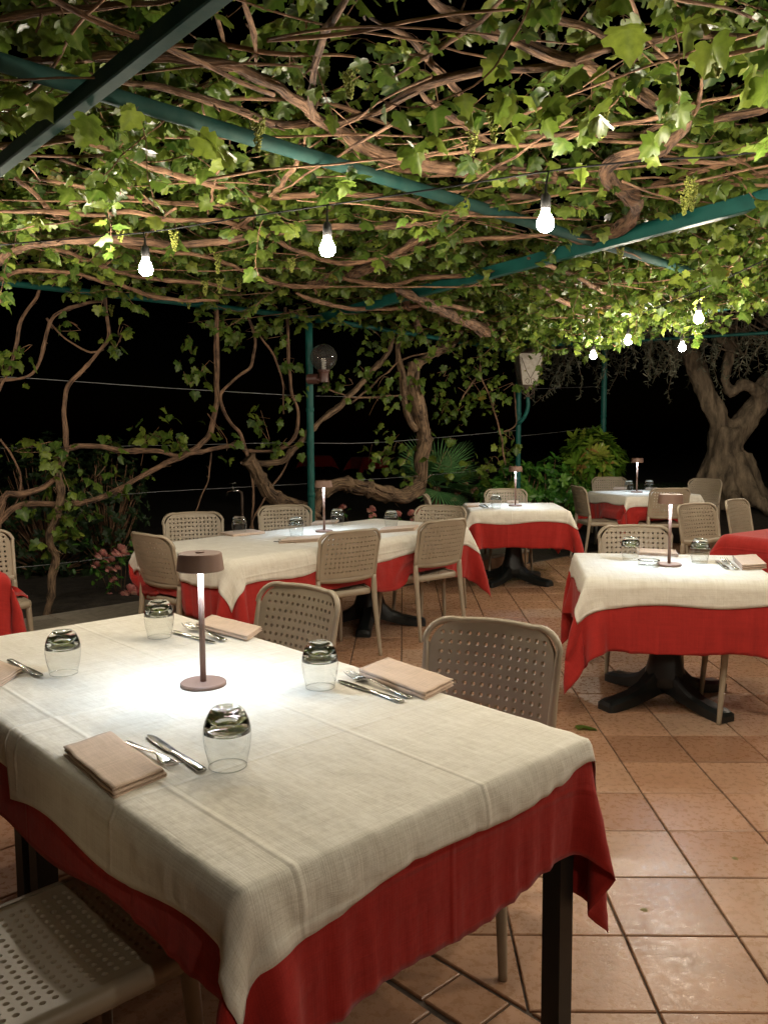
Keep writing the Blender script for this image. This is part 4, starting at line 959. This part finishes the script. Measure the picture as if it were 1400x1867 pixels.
# hand-placed leaf sprays seen close in the photo
for x, y, z, s in ((1290, 60, 2.42, .11), (1265, 25, 2.45, .10), (60, 165, 2.52, .13), (25, 150, 2.53, .11), (160, 215, 2.42, .12), (245, 195, 2.5, .11), (1390, 40, 2.45, .13), (1130, 30, 2.5, .14), (1385, 130, 2.48, .13), (140, 340, 2.46, .10), (175, 335, 2.45, .10), (205, 330, 2.46, .08), (245, 345, 2.46, .07),
                   (360, 240, 2.5, .12), (395, 560 // 2, 2.5, .1), (375, 305, 2.45, .09), (690, 470, 2.38, .10), (670, 540, 2.40, .09), (1060, 470, 2.40, .09), (1085, 478, 2.40, .09), (1060, 300, 2.45, .10), (985, 205, 2.46, .11), (930, 225, 2.46, .08), (780, 250, 2.46, .12), (740, 255, 2.46, .13), (1090, 180, 2.46, .13), (1000, 175, 2.5, .12), (930, 165, 2.5, .12), (1240, 500, 2.38, .10), (1300, 490, 2.36, .11), (1350, 540, 2.32, .10), (1285, 540, 2.34, .10), (1330, 430, 2.40, .10), (1180, 540, 2.36, .09)):
    for q in range(2): hang_leaf(fo, at(x, y, z) + rv() * .02 * q, .72 * s * random.uniform(.85, 1.1), random.uniform(.45, .85), random.uniform(.5, 1.1), stk)
for x, y, z in ((395, 470, 2.42), (375, 520, 2.40), (405, 500, 2.42), (310, 415, 2.45), (1245, 335, 2.42), (1260, 350, 2.42), (1235, 345, 2.42), (470, 205, 2.5), (540, 470, 2.42), (650, 130, 2.55), (870, 230, 2.5), (900, 190, 2.5), (1090, 200, 2.5), (1330, 70, 2.5), (1160, 560, 2.34), (210, 410, 2.44)):
    raceme(fl_, at(x, y, z) + rv() * .03, random.uniform(.07, .11))
for k in range(10):
    y = random.uniform(3.5, 8); x = random.uniform(-.5 * y, min(.42 * y, 2.4)); raceme(fl_, Vector((x, y, random.uniform(2.48, 2.62))), random.uniform(.06, .12))
tw.build('twigs', m_twig, cv); fo.build('foliage', m_leaf, cv, True, 'lv'); stalks_build(stk, cv); fl_.build('flower_sprays', m_flower, cv, True, 'lv')

# ------------------------------------------------------------------ vines climbing from the garden bed
def climber(label, stems, clusters, off, mat_main, lsize=.075):
    t = thing('grape_vine', label, 'vine', (0, 0, 0), 0, 'vines climbing from the bed to the pergola')
    for k, (w0, w1, px, old) in enumerate(stems):
        pts = [onC(x, y, off + .05 * math.sin(i + k)) for i, (x, y) in enumerate(px)]
        rad = [(w0 + (w1 - w0) * i / (len(px) - 1)) * .5 * (pts[i] - Vector((0, 0, H))).dot(cf) / FPX for i in range(len(px))]
        P, R = spline(pts, .035, rad); big = w0 > 10
        P = [p + Vector((noise.noise(p * 6), noise.noise(p * 6 + Vector((3, 1, 9))), noise.noise(p * 6 + Vector((8, 4, 2))))) * .016 for p in P]
        R = [r * (1 + .26 * noise.noise(Vector((i * .16, k * 3.1, off))) + (.28 if noise.noise(Vector((i * .5, k, 7))) > .42 else 0)) for i, r in enumerate(R)]
        mb = MB(); mb.tube(P, R, 16 if big else 8, .62 if big else .35, seed=k + 20)
        for q in range(len(P) // (3 if big else 14)):
            i = random.randrange(len(P)); o_ = rv() * R[i]; e_ = P[i] + o_; v = (P[min(i + 1, len(P) - 1)] - P[max(i - 1, 0)]).normalized() * random.uniform(.04, .14) + o_.normalized() * random.uniform(.004, .03)
            mb.tube([P[i] + o_ * .7, e_ + v * .5 + rv() * .003, e_ + v - Vector((0, 0, .015))], [R[i] * .10, R[i] * .09, .001], 4)
        if big:
            for q in range(9):
                i0 = random.randrange(0, max(1, len(P) - 8)); i1 = min(len(P), i0 + random.randrange(8, 30)); a0 = random.uniform(0, 6); st = []
                for i in range(i0, i1):
                    tt = (P[min(i + 1, len(P) - 1)] - P[max(i - 1, 0)]).normalized(); s = tt.orthogonal().normalized(); n_ = tt.cross(s); a = a0 + (i - i0) * .06
                    st.append(P[i] + (s * math.cos(a) + n_ * math.sin(a)) * R[i])
                if len(st) > 3: mb.tube(st, R[i0] * .2, 5, .4, seed=q)
        for q in range(int(len(P) / 7)):
            i = random.randrange(len(P)); v = rv() * random.uniform(.02, .05); mb.tube([P[i], P[i] + v * .6, P[i] + v], [.004, .003, .002], 5)
        mb.build('trunk' if big else 'branch', m_vine_old if old else m_vine, t)
    fo = MB(); st = []; tw_ = MB()
    for x, y, r, n in clusters:
        c = onC(x, y, off - .03); rr = r / FPX * c.length
        stem = [c + Vector((random.gauss(0, rr * .5), random.gauss(0, rr * .4), random.gauss(0, rr * .5))) for _ in range(4)]
        tw_.tube(spline(stem, .05), .0022, 4, cap=False)
        for q in range(int(n * (1.25 if x > 600 else .9))):
            a = random.choice(stem); p = a + Vector((random.gauss(0, rr * .42), random.gauss(0, rr * .35), random.gauss(0, rr * .42)))
            hang_leaf(fo, p, lsize * random.uniform(.55, 1.25), None, .75, st)
    tw_.build('twigs', m_twig, t); fo.build('foliage', m_leaf, t, True, 'lv'); stalks_build(st, t)
    return t
climber('slender vine at the left with forking stems against the black garden', [
    (13, 10, [(84, 1128), (96, 1060), (100, 1020), (90, 980), (104, 940), (112, 900), (106, 860), (120, 820)], 1),
    (8, 6, [(120, 820), (118, 740), (128, 696), (176, 648), (198, 604), (192, 544), (200, 500)], 0),
    (10, 9, [(112, 822), (168, 812), (224, 822), (280, 822), (332, 830), (368, 808), (388, 776), (396, 708), (396, 640), (394, 572), (398, 520)], 0),
    (12, 7, [(-30, 980), (0, 952), (24, 928), (72, 918), (120, 920), (172, 912), (224, 888), (280, 856), (332, 832), (384, 820), (432, 808)], 0),
    (11, 9, [(-6, 980), (8, 908), (40, 902), (80, 890), (104, 872)], 0), (4, 3, [(0, 800), (28, 840), (38, 872), (34, 912), (8, 944)], 0),
    (7, 6, [(-10, 730), (24, 656), (40, 588), (68, 540), (75, 500)], 0), (6, 6, [(-20, 690), (24, 692), (60, 680), (76, 652), (88, 604), (100, 576), (136, 560), (188, 548)], 0),
    (4, 3, [(86, 580), (120, 620), (168, 642), (190, 636)], 0), (3, 2, [(386, 826), (380, 870), (366, 910), (356, 932)], 0)],
    [(15, 665, 40, 34), (50, 648, 20, 10), (130, 592, 18, 7), (197, 622, 25, 14), (215, 595, 15, 5), (60, 810, 35, 16), (100, 830, 30, 16), (200, 805, 18, 10), (265, 818, 35, 26), (290, 800, 20, 10), (335, 806, 22, 16), (185, 860, 32, 9), (215, 885, 20, 6), (110, 900, 40, 24), (160, 905, 20, 8), (100, 950, 32, 20), (90, 1000, 28, 9), (110, 935, 30, 14), (50, 930, 24, 6),
     (340, 640, 22, 9), (340, 690, 18, 6), (385, 670, 24, 9), (400, 600, 30, 14), (400, 790, 24, 13), (190, 540, 26, 10)], 8.9, m_vine)
climber('vine with a thick leaning stump behind the middle chairs, left of the green pole', [
    (19, 24, [(600, 962), (560, 930), (504, 908), (482, 882), (462, 852), (452, 836)], 1),
    (6, 5, [(454, 838), (440, 792), (424, 772), (400, 724), (440, 684), (460, 660), (464, 612), (450, 572)], 0), (6, 6, [(444, 822), (500, 820), (532, 804), (544, 760), (532, 708), (524, 620), (520, 560)], 0),
    (11, 8, [(466, 846), (512, 842), (536, 820), (572, 780), (624, 736), (680, 676), (710, 636), (716, 590)], 1), (4, 3, [(472, 608), (504, 660), (516, 708), (518, 756)], 0),
    (4, 4, [(460, 965), (461, 900), (456, 845)], 0), (4, 3, [(456, 962), (480, 912), (532, 832), (556, 792)], 0), (3, 3, [(588, 704), (624, 720), (660, 726), (732, 720)], 0), (3, 3, [(640, 736), (696, 688), (744, 652), (816, 640)], 0)],
    [(490, 765, 36, 22), (505, 790, 30, 14), (520, 715, 26, 12), (500, 620, 36, 16), (530, 590, 30, 14), (540, 665, 24, 9), (455, 600, 28, 12), (430, 610, 18, 8), (640, 700, 32, 10), (655, 675, 22, 8), (600, 705, 26, 7), (690, 560, 30, 14)], 8.93, m_vine)
climber('old vine with a shaggy trunk lying low then rising in front of the fan palm', [
    (20, 27, [(576, 968), (574, 930), (592, 895), (624, 882), (680, 893), (735, 905), (766, 884)], 1), (26, 21, [(742, 906), (766, 884), (766, 840), (773, 800), (762, 740), (752, 700), (752, 664)], 1),
    (16, 10, [(752, 672), (784, 648), (826, 624), (850, 600)], 1), (11, 9, [(758, 782), (742, 756), (736, 712), (728, 660), (728, 618), (735, 580)], 1)],
    [(690, 700, 30, 12), (715, 735, 34, 16), (740, 690, 26, 8), (800, 705, 30, 22), (795, 740, 24, 10), (830, 745, 26, 10), (850, 760, 18, 8), (808, 680, 16, 5), (690, 800, 34, 16), (735, 815, 30, 12), (745, 868, 22, 8), (800, 850, 34, 5), (790, 815, 26, 4), (825, 800, 14, 4), (850, 838, 20, 6), (722, 622, 16, 3), (752, 620, 16, 3), (710, 840, 20, 5), (680, 600, 40, 22), (760, 590, 40, 24), (820, 600, 34, 18)], 8.95, m_vine_old)
climber('young vine shoot hanging beside the lantern pole', [
    (3, 3, [(880, 620), (876, 655), (878, 690), (896, 732), (912, 788), (920, 846)], 0), (3, 2, [(868, 690), (850, 712), (840, 730)], 0), (3, 2, [(912, 790), (940, 770), (935, 700)], 0)],
    [(880, 690, 22, 16), (862, 705, 20, 12), (895, 700, 22, 12), (905, 735, 18, 8), (930, 790, 22, 10), (935, 820, 18, 8), (880, 650, 10, 5), (905, 840, 30, 14), (890, 860, 26, 10), (965, 600, 40, 30), (1010, 590, 40, 30), (960, 655, 16, 6), (950, 628, 18, 6)], 8.85, m_vine, .085)

# ------------------------------------------------------------------ globe lamp on the first pole, lantern on the second
gc = Vector((-.728, 7.86, 2.175))
t = thing('globe_lamp', 'unlit clear globe lamp on a brown bracket fixed to the green pole', 'lamp', gc)
b = MB(); b.lathe([(.045, -.118), (.075, -.10), (.108, -.064), (.124, -.02), (.126, .01), (.118, .045), (.095, .083), (.06, .11), (.03, .122), (0, .126)], 32, close=False); b.build('globe', m_globe, t)
b = MB(); b.lathe([(0, -.112), (.058, -.112), (.060, -.13), (.052, -.132), (.045, -.15), (.045, -.225), (.0, -.228)], 24); b.build('lamp_neck', m_brown, t, auto=35)
b = MB(); b.tube([(.0, 0, -.20), (-.04, 0, -.205), (-.075, 0, -.20)], .022, 12); b.tube([(-.055, .0, -.195), (-.15, .02, -.195)], .048, 16); b.build('bracket', m_brown, t, auto=35)
b = MB(); b.tube([(.018 * math.cos(a * .5), .018 * math.sin(a * .5), -.09 + a * .0016) for a in range(0, 50)], .006, 6); b.lathe([(.0, -.112), (.02, -.112), (.02, -.088), (0, -.088)], 12); b.build('spiral_bulb', m_cfl, t)
t = thing('iron_lantern', 'unlit iron lantern with scrolled panels on the second green pole, vine leaves over it', 'lantern', (1.515, 10.33, 1.99), .1)
zb, zt, wb, wt = .05, .43, .092, .155
b = MB()
for k in range(4):
    a = PI / 2 * k; M_ = Matrix.Rotation(a, 4, 'Z'); b.add([M_ @ Vector(p) for p in ((-wb, -wb, zb), (wb, -wb, zb), (wt, -wt, zt), (-wt, -wt, zt))], [(0, 1, 2, 3)])
b.build('pane', m_frost, t, False)
b = MB()
for k in range(4):
    M_ = Matrix.Rotation(PI / 2 * k, 4, 'Z'); V_ = lambda x, z, o=.006: M_ @ Vector((x, -(wb + (wt - wb) * (z - zb) / (zt - zb)) - o, z))
    w_ = lambda z: wb + (wt - wb) * (z - zb) / (zt - zb)
    b.tube([V_(-w_(zb), zb, 0), V_(-w_(zt), zt, 0)], .008, 6); b.tube([V_(-wb, zb, 0), V_(wb, zb, 0)], .008, 6); b.tube([V_(-wt, zt, 0), V_(wt, zt, 0)], .009, 6)
    b.tube([V_(0, zb + .08), V_(-.05, zb + .17), V_(-.115, zt - .06)], .0035, 5); b.tube([V_(0, zb + .08), V_(.05, zb + .17), V_(.115, zt - .06)], .0035, 5)
    for sx in (-1, 1): b.tube([V_(sx * (.033 + .026 * math.cos(q * .5) * (1 - q * .02)), zb + .048 + .028 * math.sin(q * .5)) for q in range(13)], .0035, 5)
b.build('iron_frame', m_iron, t)
b = MB(); b.lathe([(.20, .43), (.205, .445), (.15, .49), (.07, .56), (.03, .62), (.012, .66), (0, .70)], 4, close=False); b.build('lantern_roof', m_iron, t, False)
b = MB(); b.lathe([(0, -.10), (.02, -.10), (.016, -.03), (.03, .0), (.095, .045), (0, .046)], 12)
for k in range(4):
    M_ = Matrix.Rotation(PI / 2 * k + .4, 4, 'Z'); b.tube([M_ @ Vector((.02 + .075 * math.sin(q * .35) , 0, .03 - .115 * q / 10)) for q in range(10)] + [M_ @ Vector((.055, 0, -.11)), M_ @ Vector((.06, 0, -.085))], .004, 5)
b.build('scroll_foot', m_iron, t)
b = MB(); b.tube(spline([(.0, 0, -.09), (.0, 0, -.22), (-.035, .03, -.33), (-.08, .06, -.39), (-.10, .1, -.40)], .03), .024, 12); b.build('bracket_tube', m_teal, t)
# tap
tp = atY(425, 900, 8.35)
t = thing('garden_tap', 'small garden tap on an upright pipe behind the middle chairs', 'tap', (tp.x, tp.y, .1))
h = tp.z + .03 - .1
b = MB(); b.tube([(0.09, 0, 0), (.09, 0, h - .06), (.085, 0, h - .02), (.05, 0, h)], .013, 10); b.build('pipe', m_iron, t)
b = MB(); b.tube([(.06, 0, h), (-.01, 0, h), (-.05, 0, h - .01), (-.065, 0, h - .05)], .013, 10); b.lathe([(.014, h), (.012, h + .04), (.005, h + .045), (.005, h + .07)], 10); b.build('tap_body', m_chrome, t)
b = MB(); b.tube([(-.035, 0, h + .072), (.035, 0, h + .072)], .007, 8); b.build('tap_handle', m_chrome, t)

# ------------------------------------------------------------------ shrubs, hedge, palm, flowers
def ell_leaf(mb, p, d, n, ln, w, lv, curve=.2):
    d = d.normalized(); s = d.cross(n); s = s.normalized() if s.length > 1e-4 else d.orthogonal().normalized(); n = s.cross(d); vs = []; uv = []
    for t, k in ((0, .08), (.25, .75), (.55, 1), (.8, .66), (1, .02)):
        c = p + d * ln * t - n * (curve * ln * t * t)
        for q in (-1, 0, 1): vs.append(c + s * (q * k * w * .5) + n * (abs(q) * k * w * .16)); uv.append((abs(q) * .6, t))
    mb.add(vs, [(i * 3 + j, i * 3 + j + 1, i * 3 + 4 + j, i * 3 + 3 + j) for i in range(4) for j in (0, 1)], uv, lv)
def shrub(name, label, cat, c, rx, ry, rz_, n, ln, w, mats, whorl=7, lvf=lambda: random.random(), group=None, ground=0.0, up=.5):
    t = thing(name, label, cat, (c[0], c[1], ground), 0, group); st = MB(); fo = MB(); c = Vector(c); g0 = Vector((0, 0, c.z - ground))
    for k in range(n):
        v = rv(); r = random.uniform(.45, 1.0) ** .6; q = g0 + Vector((v.x * rx * r, v.y * ry * r, v.z * rz_ * r)) * (1 + .18 * noise.noise(v * 2.3 + c))
        if q.z < .03: q.z = random.uniform(.03, .12)
        ax = (v + Vector((0, 0, up)) + rv() * .3).normalized(); b0 = Vector((q.x * .25, q.y * .25, max(0, q.z * .3)))
        if k % 3 == 0: st.tube([b0, b0.lerp(q, .55) + rv() * .03, q], [.007, .005, .003], 5)
        a0 = random.uniform(0, 6); s = ax.orthogonal().normalized(); s2 = ax.cross(s); lv = lvf()
        for i in range(whorl):
            a = a0 + i * 2.4; o = s * math.cos(a) + s2 * math.sin(a); e = random.uniform(.25, .95)
            d = (o * 1.0 + ax * e).normalized(); ell_leaf(fo, q - ax * ln * .25 * i / whorl, d, ax, ln * random.uniform(.7, 1.15), w * random.uniform(.8, 1.15), min(1, max(0, lv + random.gauss(0, .08))), random.uniform(.05, .4))
    st.build('stems', m_twig, t); fo.build('foliage', mats, t, True, 'lv'); return t
lb = atY(1085, 842, 11.95)
shrub('laurel_bush', 'yellow-green spotted laurel bush behind the farthest table', 'bush', (lb.x, 12.1, 1.05), .42, .40, .46, 150, .19, .064, m_laurel, 8, lambda: min(1, abs(random.gauss(.40, .24))), None, 0, .6)
for x, y, r, lbl in ((1010, 885, .36, 'low dark green shrub between the lantern pole and the laurel bush'), (945, 885, .34, 'broad-leaved green shrub at the foot of the lantern pole'), (900, 905, .26, 'small broad-leaved shrub left of the lantern pole, behind the chair'), (1055, 915, .30, 'broad-leaved green shrub left of the farthest table')):
    p = atY(x, y, 10.95); shrub('broadleaf_shrub', lbl, 'shrub', (p.x, p.y + (x - 900) * .003, p.z), r, r, r * .95, 85, .105, .058, m_shrub, 6, group='broad-leaved shrubs behind the patio', ground=.1, up=.3)
p = atY(995, 985, 10.75); shrub('spotted_groundcover', 'small yellow-spotted plant low beside the end of the stone curb', 'plant', (p.x, p.y, .15), .34, .2, .14, 40, .11, .034, m_laurel, 6, lambda: random.uniform(.3, .95), None, 0)
for x, y, rx, rz_, lbl, n in ((60, 960, .75, .85, 'dark leafy hedge bush at the left behind the slender vine', 420), (175, 930, .42, .62, 'dark bush between the slender vine and the pink roses', 220)):
    p = atY(x, y, 7.9); shrub('dark_bush', lbl, 'bush', (p.x, p.y + .3, p.z + .05), rx, .45, rz_, n, .07, .034, m_hedge, 6, group='dark bushes on the left', ground=.08)
def flowers(name, label, px, Y, blooms, green, spread, hgt):
    c = atY(*px, Y); t = thing(name, label, 'rose bush', (c.x, c.y, .1), 0, 'pink flowers in the bed'); st = MB(); fo = MB()
    for k in range(green):
        x, z = random.gauss(0, spread), random.uniform(.02, hgt); y_ = random.gauss(0, .1); ell_leaf(fo, Vector((x, y_, z)), rv() + Vector((0, -.2, .3)), Vector((0, -.3, 1)), random.uniform(.05, .085), random.uniform(.02, .035), random.random())
    for k, (x, y, r) in enumerate(blooms):
        p = atY(x, y, Y - .05) - Vector((c.x, c.y, .1)); st.tube(spline([(p.x * .5, .05, 0), (p.x * .8, .02, p.z * .6), p], .05), .0025, 5)
        fb = MB(); rr = 1.35 * r / FPX * Y
        for i in range(34 if rr > .02 else 16):
            v = rv(); v.z = abs(v.z) * 1.0 - .25; v = v.normalized(); n_ = v.orthogonal().normalized(); ell_leaf(fb, p + v * rr * .25, v + rv() * .3, n_, rr * .9, rr * .95, random.random(), -.3)
        fb.build('blossom', m_pink, t, True, 'lv')
        for i in range(4): ell_leaf(fo, p + Vector((random.gauss(0, .02), random.gauss(0, .02), -.03 - random.random() * .05)), rv(), Vector((0, -.5, 1)), .06, .03, random.random())
    st.build('stems', m_twig, t); fo.build('foliage', m_shrub, t, True, 'lv')
flowers('pink_rose_bush', 'small rose bush with pink blooms beside the sideways chair', (210, 1085), 7.15, [(185, 1012, 8), (200, 1021, 7), (219, 1006, 10), (229, 1010, 5), (175, 1031, 6), (200, 1039, 5), (213, 1037, 5), (207, 1057, 5), (256, 1035, 5), (237, 1083, 13), (222, 1092, 5), (200, 1087, 5), (183, 1100, 5), (128, 1108, 7)], 60, .22, .5)
flowers('pink_rose_bush', 'low pink flowers below the lying vine trunk, behind the long middle table', (700, 950), 8.9, [(625, 926, 5), (677, 930, 6), (679, 941, 5), (725, 938, 5), (750, 936, 5), (763, 934, 5), (753, 947, 4)], 90, .5, .35)
flowers('pink_rose_bush', 'pink roses between the fan palm and the lantern pole', (860, 905), 10.4, [(865, 896, 6), (834, 900, 4), (827, 912, 4), (848, 884, 4)], 60, .25, .5)
# fan palm
pc = atY(795, 872, 10.1); t = thing('fan_palm', 'small fan palm with stiff spiky fronds behind the old vine trunk', 'palm', (pc.x, pc.y, .1))
cz = pc.z - .1
b = MB(); b.tube([(0, 0, 0), (0, 0, cz * .5), (0, 0, cz - .1)], [.07, .06, .05], 10, .3); b.build('trunk', m_vine_old, t)
for k in range(15):
    a = 2 * PI * k / 15 + random.uniform(-.2, .2); el = random.uniform(-.5, 1.2); d = Vector((math.cos(a) * math.cos(el), math.sin(a) * math.cos(el) * .8, math.sin(el))).normalized(); b = MB()
    hub = Vector((0, 0, cz - .08)) + d * .20; b.tube([(0, 0, cz - .1), hub], .005, 5)
    s = d.cross(Vector((0, 0, 1))).normalized(); s = (s + rv() * .25).normalized(); 
    for i in range(26):
        th = (i - 12.5) / 12.5 * 1.75; q = d * math.cos(th) + s * math.sin(th); ell_leaf(b, hub, q, s.cross(d), .50 * (1 - .25 * abs(th) / 1.75), .019, random.random(), .06)
    b.build('frond', m_palm, t, True, 'lv')
# grass on the dark lawn to the right
b = MB()
for k in range(9000):
    x = random.uniform(3.0, 8.5); y = random.uniform(11.2, 16)
    if -.5 * x + y < 11.7: continue
    z = garden_h(x, y); h_ = random.uniform(.03, .08); v = rv() * .03; w = .004
    b.add([(x - w, y, z), (x + w, y, z), (x + v.x, y + v.y, z + h_)], [(0, 1, 2)], a=random.random())
tag(b.build('lawn_grass', m_grass, None, True, 'lv'), 'dark short grass round the foot of the olive tree', 'grass', kind='stuff')

# ------------------------------------------------------------------ olive tree
OY = 13.0
def opx(x, y, dy=0): return atY(x, y, OY + dy)
t = thing('olive_tree', 'gnarled old olive tree with a forked trunk on the dark lawn', 'tree', (opx(1325, 900).x, OY, .4)); o0 = t.location.copy()
b = MB(); K = OY / FPX
def limb(px, ws, dy=0, n=14):
    pts = [opx(x, y, dy) - o0 for x, y in px]; P, R = spline(pts, .12, [w * .45 * K for w in ws]); b.tube(P, R, n, .22, seed=dy * 3 + len(px))
limb([(1326, 925), (1324, 895), (1322, 850), (1322, 810), (1324, 782)], [100, 84, 70, 66, 62], 0, 20)
limb([(1322, 815), (1312, 775), (1296, 740), (1278, 695), (1262, 655), (1248, 615), (1236, 580), (1228, 520), (1210, 470)], [48, 46, 42, 38, 36, 32, 28, 24, 16])
limb([(1326, 820), (1350, 778), (1378, 745), (1396, 712), (1416, 675), (1450, 630), (1470, 560)], [48, 46, 44, 42, 38, 34, 26])
limb([(1385, 722), (1370, 706), (1353, 699), (1340, 714), (1327, 712), (1321, 692), (1325, 660), (1328, 632), (1314, 618), (1310, 590), (1316, 550), (1300, 500)], [24, 22, 20, 22, 24, 20, 19, 19, 21, 14, 12, 8], -.15)
for a in range(9):
    an = a * .7 + .2; b.tube([Vector((.25 * math.cos(an), .25 * math.sin(an), .75)), Vector((.36 * math.cos(an), .36 * math.sin(an), .3)), Vector((.52 * math.cos(an + .1), .52 * math.sin(an + .1), .05)), Vector((.78 * math.cos(an + .15), .78 * math.sin(an + .15), -.12))], [.07, .12, .12, .06], 10, .3, seed=a)
o = b.build('trunk', m_olive, t)
md = o.modifiers.new('r', 'REMESH'); md.mode = 'VOXEL'; md.voxel_size = .035
dg = bpy.context.evaluated_depsgraph_get(); me = bpy.data.meshes.new_from_object(o.evaluated_get(dg)); o.modifiers.clear(); o.data = me
nv = len(me.vertices); co = np.empty(nv * 3, np.float32); no = np.empty(nv * 3, np.float32); me.vertices.foreach_get('co', co); me.vertices.foreach_get('normal', no); co = co.reshape(-1, 3); no = no.reshape(-1, 3)
dsp = np.array([.045 * noise.noise(Vector((c[0] * 7, c[1] * 7, c[2] * 2.6))) + .02 * noise.noise(Vector((c[0] * 18, c[1] * 18, c[2] * 8))) for c in co], np.float32)
co += no * dsp[:, None]; me.vertices.foreach_set('co', co.ravel()); me.shade_smooth(); me.update()
if not me.materials: me.materials.append(m_olive)
tw = MB(); fo = MB()
for k in range(230):
    x = random.uniform(960, 1420); yy = random.uniform(500, 640); Y = random.uniform(11.6, 14.5)
    p = atY(x, yy, Y) - o0; ln = random.uniform(.3, .95) * (1 if random.random() < .5 else .6); pts = [p]; d = Vector((random.uniform(-.4, .4), random.uniform(-.4, .4), -1))
    n = int(ln / .09) + 2
    for i in range(n): d = (d + rv() * .3).normalized(); pts.append(pts[-1] + d * .09)
    P = spline(pts, .03); tw.tube(P, .003, 4, cap=False)
    for q in P: 
        for s in (0, 1):
            if random.random() < .95: ell_leaf(fo, q, d * .7 + rv(), rv(), random.uniform(.055, .095), .017, random.random(), .1)
for k in range(26):
    p = atY(random.uniform(1000, 1400), random.uniform(430, 560), random.uniform(12, 14)) - o0; q = Vector((random.choice([-.75, .1, 1.1]), random.uniform(-.3, .3), 2.2)); tw.tube(spline([q, (p + q) / 2 + rv() * .3, p], .15), .014, 5)
tw.build('twigs', m_olive, t); fo.build('foliage', m_oleaf, t, True, 'lv')

# ------------------------------------------------------------------ far dim tables and a fallen leaf
def far_cloth(x, y, Y, label, seed):
    p = atY(x, y, Y); t = thing('far_table', label, 'table', (p.x, p.y, .02), .6, 'tables lost in the dark beyond the vines'); b = MB(); b.box(-.34, .34, -.34, .34, .70, .725, .005); b.build('tabletop', m_wood, t)
    for sx in (-1, 1):
        for sy in (-1, 1): b = MB(); b.box(sx * .3 - .025, sx * .3 + .025, sy * .3 - .025, sy * .3 + .025, 0, .70); b.build('leg', m_blackwood, t, False)
    U, V_, P = FD; o = cloth_obj('red_cloth', FD, m_red, (0, 0), 0, .735, 0, None, 0, .05); o.parent = t
FD = drape(.36, .36, .35, .06, 77, 10, 80)
far_cloth(668, 836, 26, 'red-clothed table far off in the dark, right of the green pole', 1); far_cloth(578, 836, 28, 'red-clothed table far off in the dark, behind the green pole', 2)
for k, (x, y, lb) in enumerate(((830, 1190, 'tiny dry leaf on the tiles before the right-hand chair of the long table'), (1180, 1660, 'small dry leaf on the tiles right of the black post leg'), (1340, 1560, 'small dry leaf on the tiles at the right edge, below the pedestal table'))):
    b = MB(); p = at(x, y, .004); leafs(b, p, Vector((math.cos(k * 2.), math.sin(k * 2.), .1)), Vector((0, .2, 1)), .035, 1.0, .8, .5); tag(b.build('dry_leaf', m_leaf, None, True, 'lv'), lb, 'leaf')
b = MB(); p = at(1052, 1322, .004); leafs(b, p, Vector((.6, -.5, .15)), Vector((.1, .2, 1)), .10, .5, .3, .3)
tag(b.build('fallen_leaf', m_leaf, None, True, 'lv'), 'fallen green vine leaf on the floor tiles by the nearest table corner', 'leaf')
